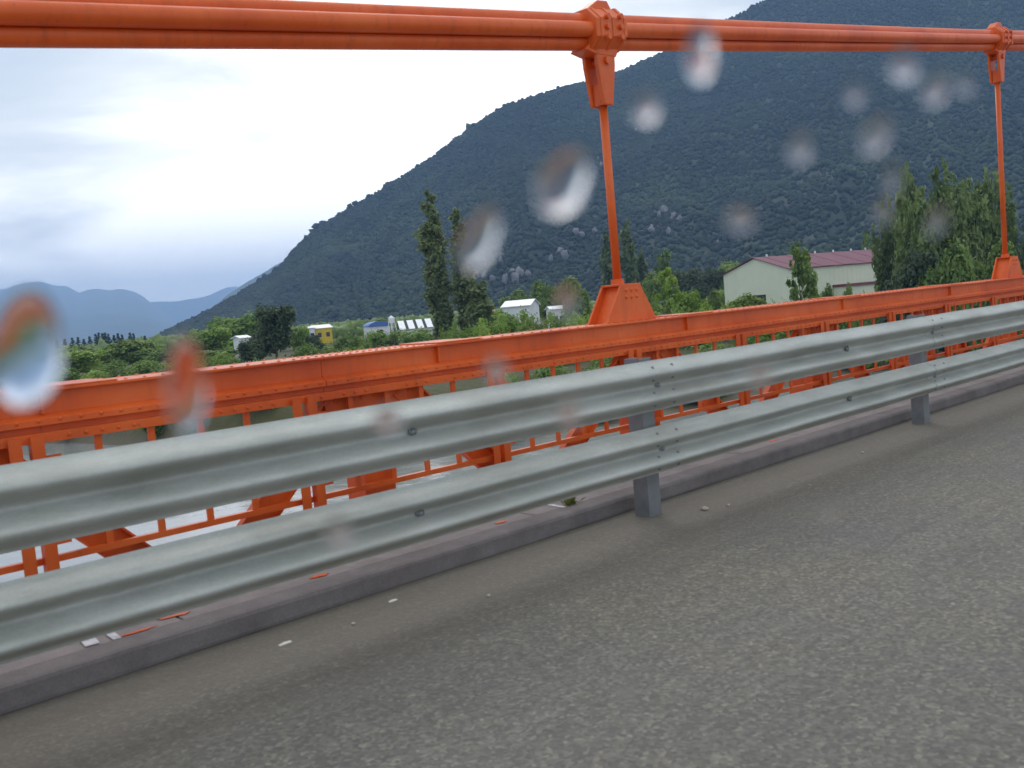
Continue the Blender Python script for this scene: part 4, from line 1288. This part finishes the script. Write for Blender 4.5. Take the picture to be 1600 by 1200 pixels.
house(505, 512, 240, 26, 10, 6, M['yellow'], M['white'], 'house', 'small yellow house with pale roof left of the blue building', 0.3, 0.25)
house(487, 512, 236, 8, 8, 4, M['white'], M['white'], 'hut', 'tiny white hut left of the yellow house', 0.3, 0.0, 1)
house(806, 478, 165, 44, 10, 7, M['white'], M['white'], 'shed', 'white roofed shed between the tall poplars and the hanger base', 0.35, -0.25)
house(872, 482, 175, 22, 8, 5, M['white'], M['white'], 'house', 'small white house just left of the hanger base', 0.3, 0.2, 2)
house(383, 527, 150, 13, 6, 4, M['white'], M['white'], 'hut', 'tiny white hut under the conical dark tree', 0.3, 0.3, 1)
house(767, 486, 170, 8, 6, 4, M['red'], M['red'], 'hut', 'tiny red hut right of the poplars', 0.4, 0.0, 1)

def build_blue_hall():
    x, y, zt = spot(592, 502, 235)
    zg = land_z(x, y) - 0.2
    o = empty('hall', (x, y, zg), 'blue hall with arched roof left of the white striped roof', 'hall', rz=math.atan2(y, x) - math.pi / 2 + 0.2)
    h = zt - zg
    def B(mb, nm, mat): return mb.build(nm, mat, o, off=(0, 0, 0))
    W = 5.2
    B(MB().prism([(-W / 2, 0), (W / 2, 0), (W / 2, h * 0.74), (-W / 2, h * 0.74)], 0, 7, 'y'), 'wall', M['white'])
    arc = [(W / 2 * 1.05 * math.cos(t), h * 0.74 + h * 0.26 * math.sin(t)) for t in np.linspace(0, math.pi, 13)]
    B(MB().prism(arc, -0.3, 7.3, 'y'), 'roof', M['blue'])
    B(MB().box(-0.8, 0.8, -0.06, -0.001, 0, h * 0.55), 'door', M['darkopen'])
    # white tower slide beside it
    x2, y2, z2 = spot(611, 493, 225)
    g2 = land_z(x2, y2) - 0.2
    t = empty('water_tower', (x2, y2, g2), 'slim white tower between the blue hall and the striped roof', 'tower')
    hh = z2 - g2
    def B2(mb, nm, mat): return mb.build(nm, mat, t, off=(0, 0, 0))
    for sx in (-0.7, 0.7):
        for sy in (-0.7, 0.7): B2(MB().tube([(sx * 1.3, sy * 1.3, 0), (sx * 0.7, sy * 0.7, hh * 0.72)], 0.11, 8), 'leg', M['white'])
    B2(MB().tube([(0, 0, hh * 0.70), (0, 0, hh * 0.90), (0, 0, hh)], [0.75, 0.75, 0.1], 14), 'tank', M['white'])
    for z in (0.3, 0.52): B2(MB().box(-1.0 + z * 0.5, 1.0 - z * 0.5, -0.05, 0.05, hh * z, hh * z + 0.12), 'brace', M['white'])
build_blue_hall()

def build_striped():
    x, y, z = spot(652, 500, 205)
    zg = land_z(x, y) - 0.2
    o = empty('greenhouse', (x, y, zg), 'long low shed with white roof striped by dark gaps beside the poplars', 'shed', rz=math.atan2(y, x) - math.pi / 2 + 0.12)
    h = z - zg
    def B(mb, nm, mat): return mb.build(nm, mat, o, off=(0, 0, 0))
    W, D, drop = 7.8, 6.0, 1.75
    B(MB().box(-W / 2, W / 2, 0.2, D, 0, h - drop - 0.05), 'wall', M['white'])
    B(MB().add([(-W / 2, 0.0, h - drop), (W / 2, 0.0, h - drop), (W / 2, 4.0, h - 0.02), (-W / 2, 4.0, h - 0.02), (-W / 2, D, h - drop), (W / 2, D, h - drop)], [(0, 1, 2, 3), (3, 2, 5, 4), (0, 3, 4), (1, 5, 2), (0, 4, 5, 1)]), 'roof', M['darkopen'])
    n = 4
    for k in range(n):
        x0 = -W / 2 + W * (k + 0.02) / n; x1 = -W / 2 + W * (k + 0.70) / n
        B(MB().add([(x0, -0.15, h - drop - 0.03), (x1, -0.15, h - drop - 0.03), (x1, 3.95, h + 0.02), (x0, 3.95, h + 0.02), (x0, -0.15, h - drop + 0.05), (x1, -0.15, h - drop + 0.05), (x1, 3.95, h + 0.10), (x0, 3.95, h + 0.10)],
               [(3, 2, 1, 0), (4, 5, 6, 7), (0, 1, 5, 4), (1, 2, 6, 5), (2, 3, 7, 6), (3, 0, 4, 7)]), 'roof_panel', M['white'])
build_striped()

# ------------------------------------------------------------------ rain on the car window
def build_drops():
    """rain drops on the car's window, a raked pane line close to the lens: flat where the glass was, domed outside"""
    n = (C_FWD + Vector((0, 0, 0.12))).normalized()        # outward normal of the glass
    p0 = Vector((0, 0, CAM_Z)) + C_FWD * 0.28
    ux = Vector((0, 0, 1)).cross(n).normalized(); uy = n.cross(ux).normalized()
    cam = Vector((0, 0, CAM_Z))
    L_ = [(880, 285, 80, 112, 32, 'large bright rain drop on the window left of the nearest hanger rod'),
          (750, 373, 54, 104, 30, 'long slanting rain drop on the window beside the tall poplars'),
          (1095, 84, 44, 92, 5, 'upright white rain drop over the main cable'),
          (1009, 168, 40, 50, 0, 'round grey rain drop right of the hanger socket'),
          (1413, 101, 40, 54, 8, 'round pale rain drop under the cable at the upper right'),
          (1463, 138, 32, 56, 25, 'slanting faint rain drop, first right of the pale one under the cable'),
          (1508, 132, 22, 28, 0, 'small faint rain drop left of the second hanger socket'),
          (1370, 211, 38, 64, 35, 'bright slanting rain drop in the middle of the dark mountain at right'),
          (1335, 147, 24, 34, 0, 'faint round rain drop left of the pale one under the cable'),
          (1250, 230, 34, 46, 10, 'lone oval rain drop on the dark mountain between both hangers'),
          (1156, 342, 40, 34, 0, 'orange tinted rain drop above the warehouse'),
          (40, 545, 120, 190, 15, 'huge blurred rain drop at the left edge of the view'),
          (290, 600, 66, 160, 5, 'tall blurred rain drop with orange top in front of the truss at left'),
          (885, 470, 30, 50, 5, 'small orange tinted rain drop left of the hanger base'),
          (775, 578, 34, 44, 0, 'grey rain drop in front of the truss at centre'),
          (1396, 280, 22, 42, 10, 'faint rain drop on the left of the high feathery trees'),
          (1380, 332, 24, 36, 5, 'faint round rain drop at the left edge of the high trees'),
          (1465, 345, 24, 44, 20, 'faint slanting rain drop in front of the highest tree'),
          (605, 655, 44, 40, 0, 'pinkish rain drop on the upper guardrail beam beside its bolt'),
          (530, 832, 40, 44, 0, 'pinkish rain drop on the lower guardrail beam'),
          (888, 640, 34, 52, 0, 'pinkish rain drop on the upper guardrail beam below the hanger base'),
          (1186, 583, 28, 40, 0, 'small pinkish rain drop on the upper guardrail beam right of centre'),
          (1300, 800, 22, 36, 20, 'small dark rain drop over the asphalt at right'),
          (980, 1075, 26, 48, 15, 'dark oval rain drop over the asphalt near the bottom')]
    for px, py, w, h, tilt, lab in L_:
        d = px_ray(px, py)
        k = (p0 - cam).dot(n) / d.dot(n)
        c = cam + d * k
        sc_ = k * C_FWD.dot(d) / F_PX
        a, b = w / 2 * sc_, h / 2 * sc_
        hh = 0.42 * min(a, b)
        t0 = math.radians(tilt)
        v = []; f = []
        ns, nr = 28, 9
        for j in range(nr):
            q = math.pi / 2 * j / nr
            for i in range(ns):
                t = 2 * math.pi * i / ns
                x = a * math.cos(t) * math.cos(q); y = b * math.sin(t) * math.cos(q)
                if y > 0: x *= 0.9
                X = x * math.cos(t0) - y * math.sin(t0); Y = x * math.sin(t0) + y * math.cos(t0)
                v.append(ux * X + uy * Y + n * (hh * math.sin(q)))
        v.append(n * hh)
        for j in range(nr - 1):
            for i in range(ns): f.append((j * ns + i, j * ns + (i + 1) % ns, (j + 1) * ns + (i + 1) % ns, (j + 1) * ns + i))
        for i in range(ns): f.append(((nr - 1) * ns + i, (nr - 1) * ns + (i + 1) % ns, nr * ns))
        f.append(tuple(range(ns - 1, -1, -1)))
        me = bpy.data.meshes.new('rain_drop'); me.from_pydata([tuple(p) for p in v], [], f); me.materials.append(M['drop'])
        me.polygons.foreach_set('use_smooth', [True] * (len(f) - 1) + [False])
        o = link_mesh('rain_drop', me, None, c)
        tag(o, lab, 'rain drop', 'rain drops on the car window')
build_drops()
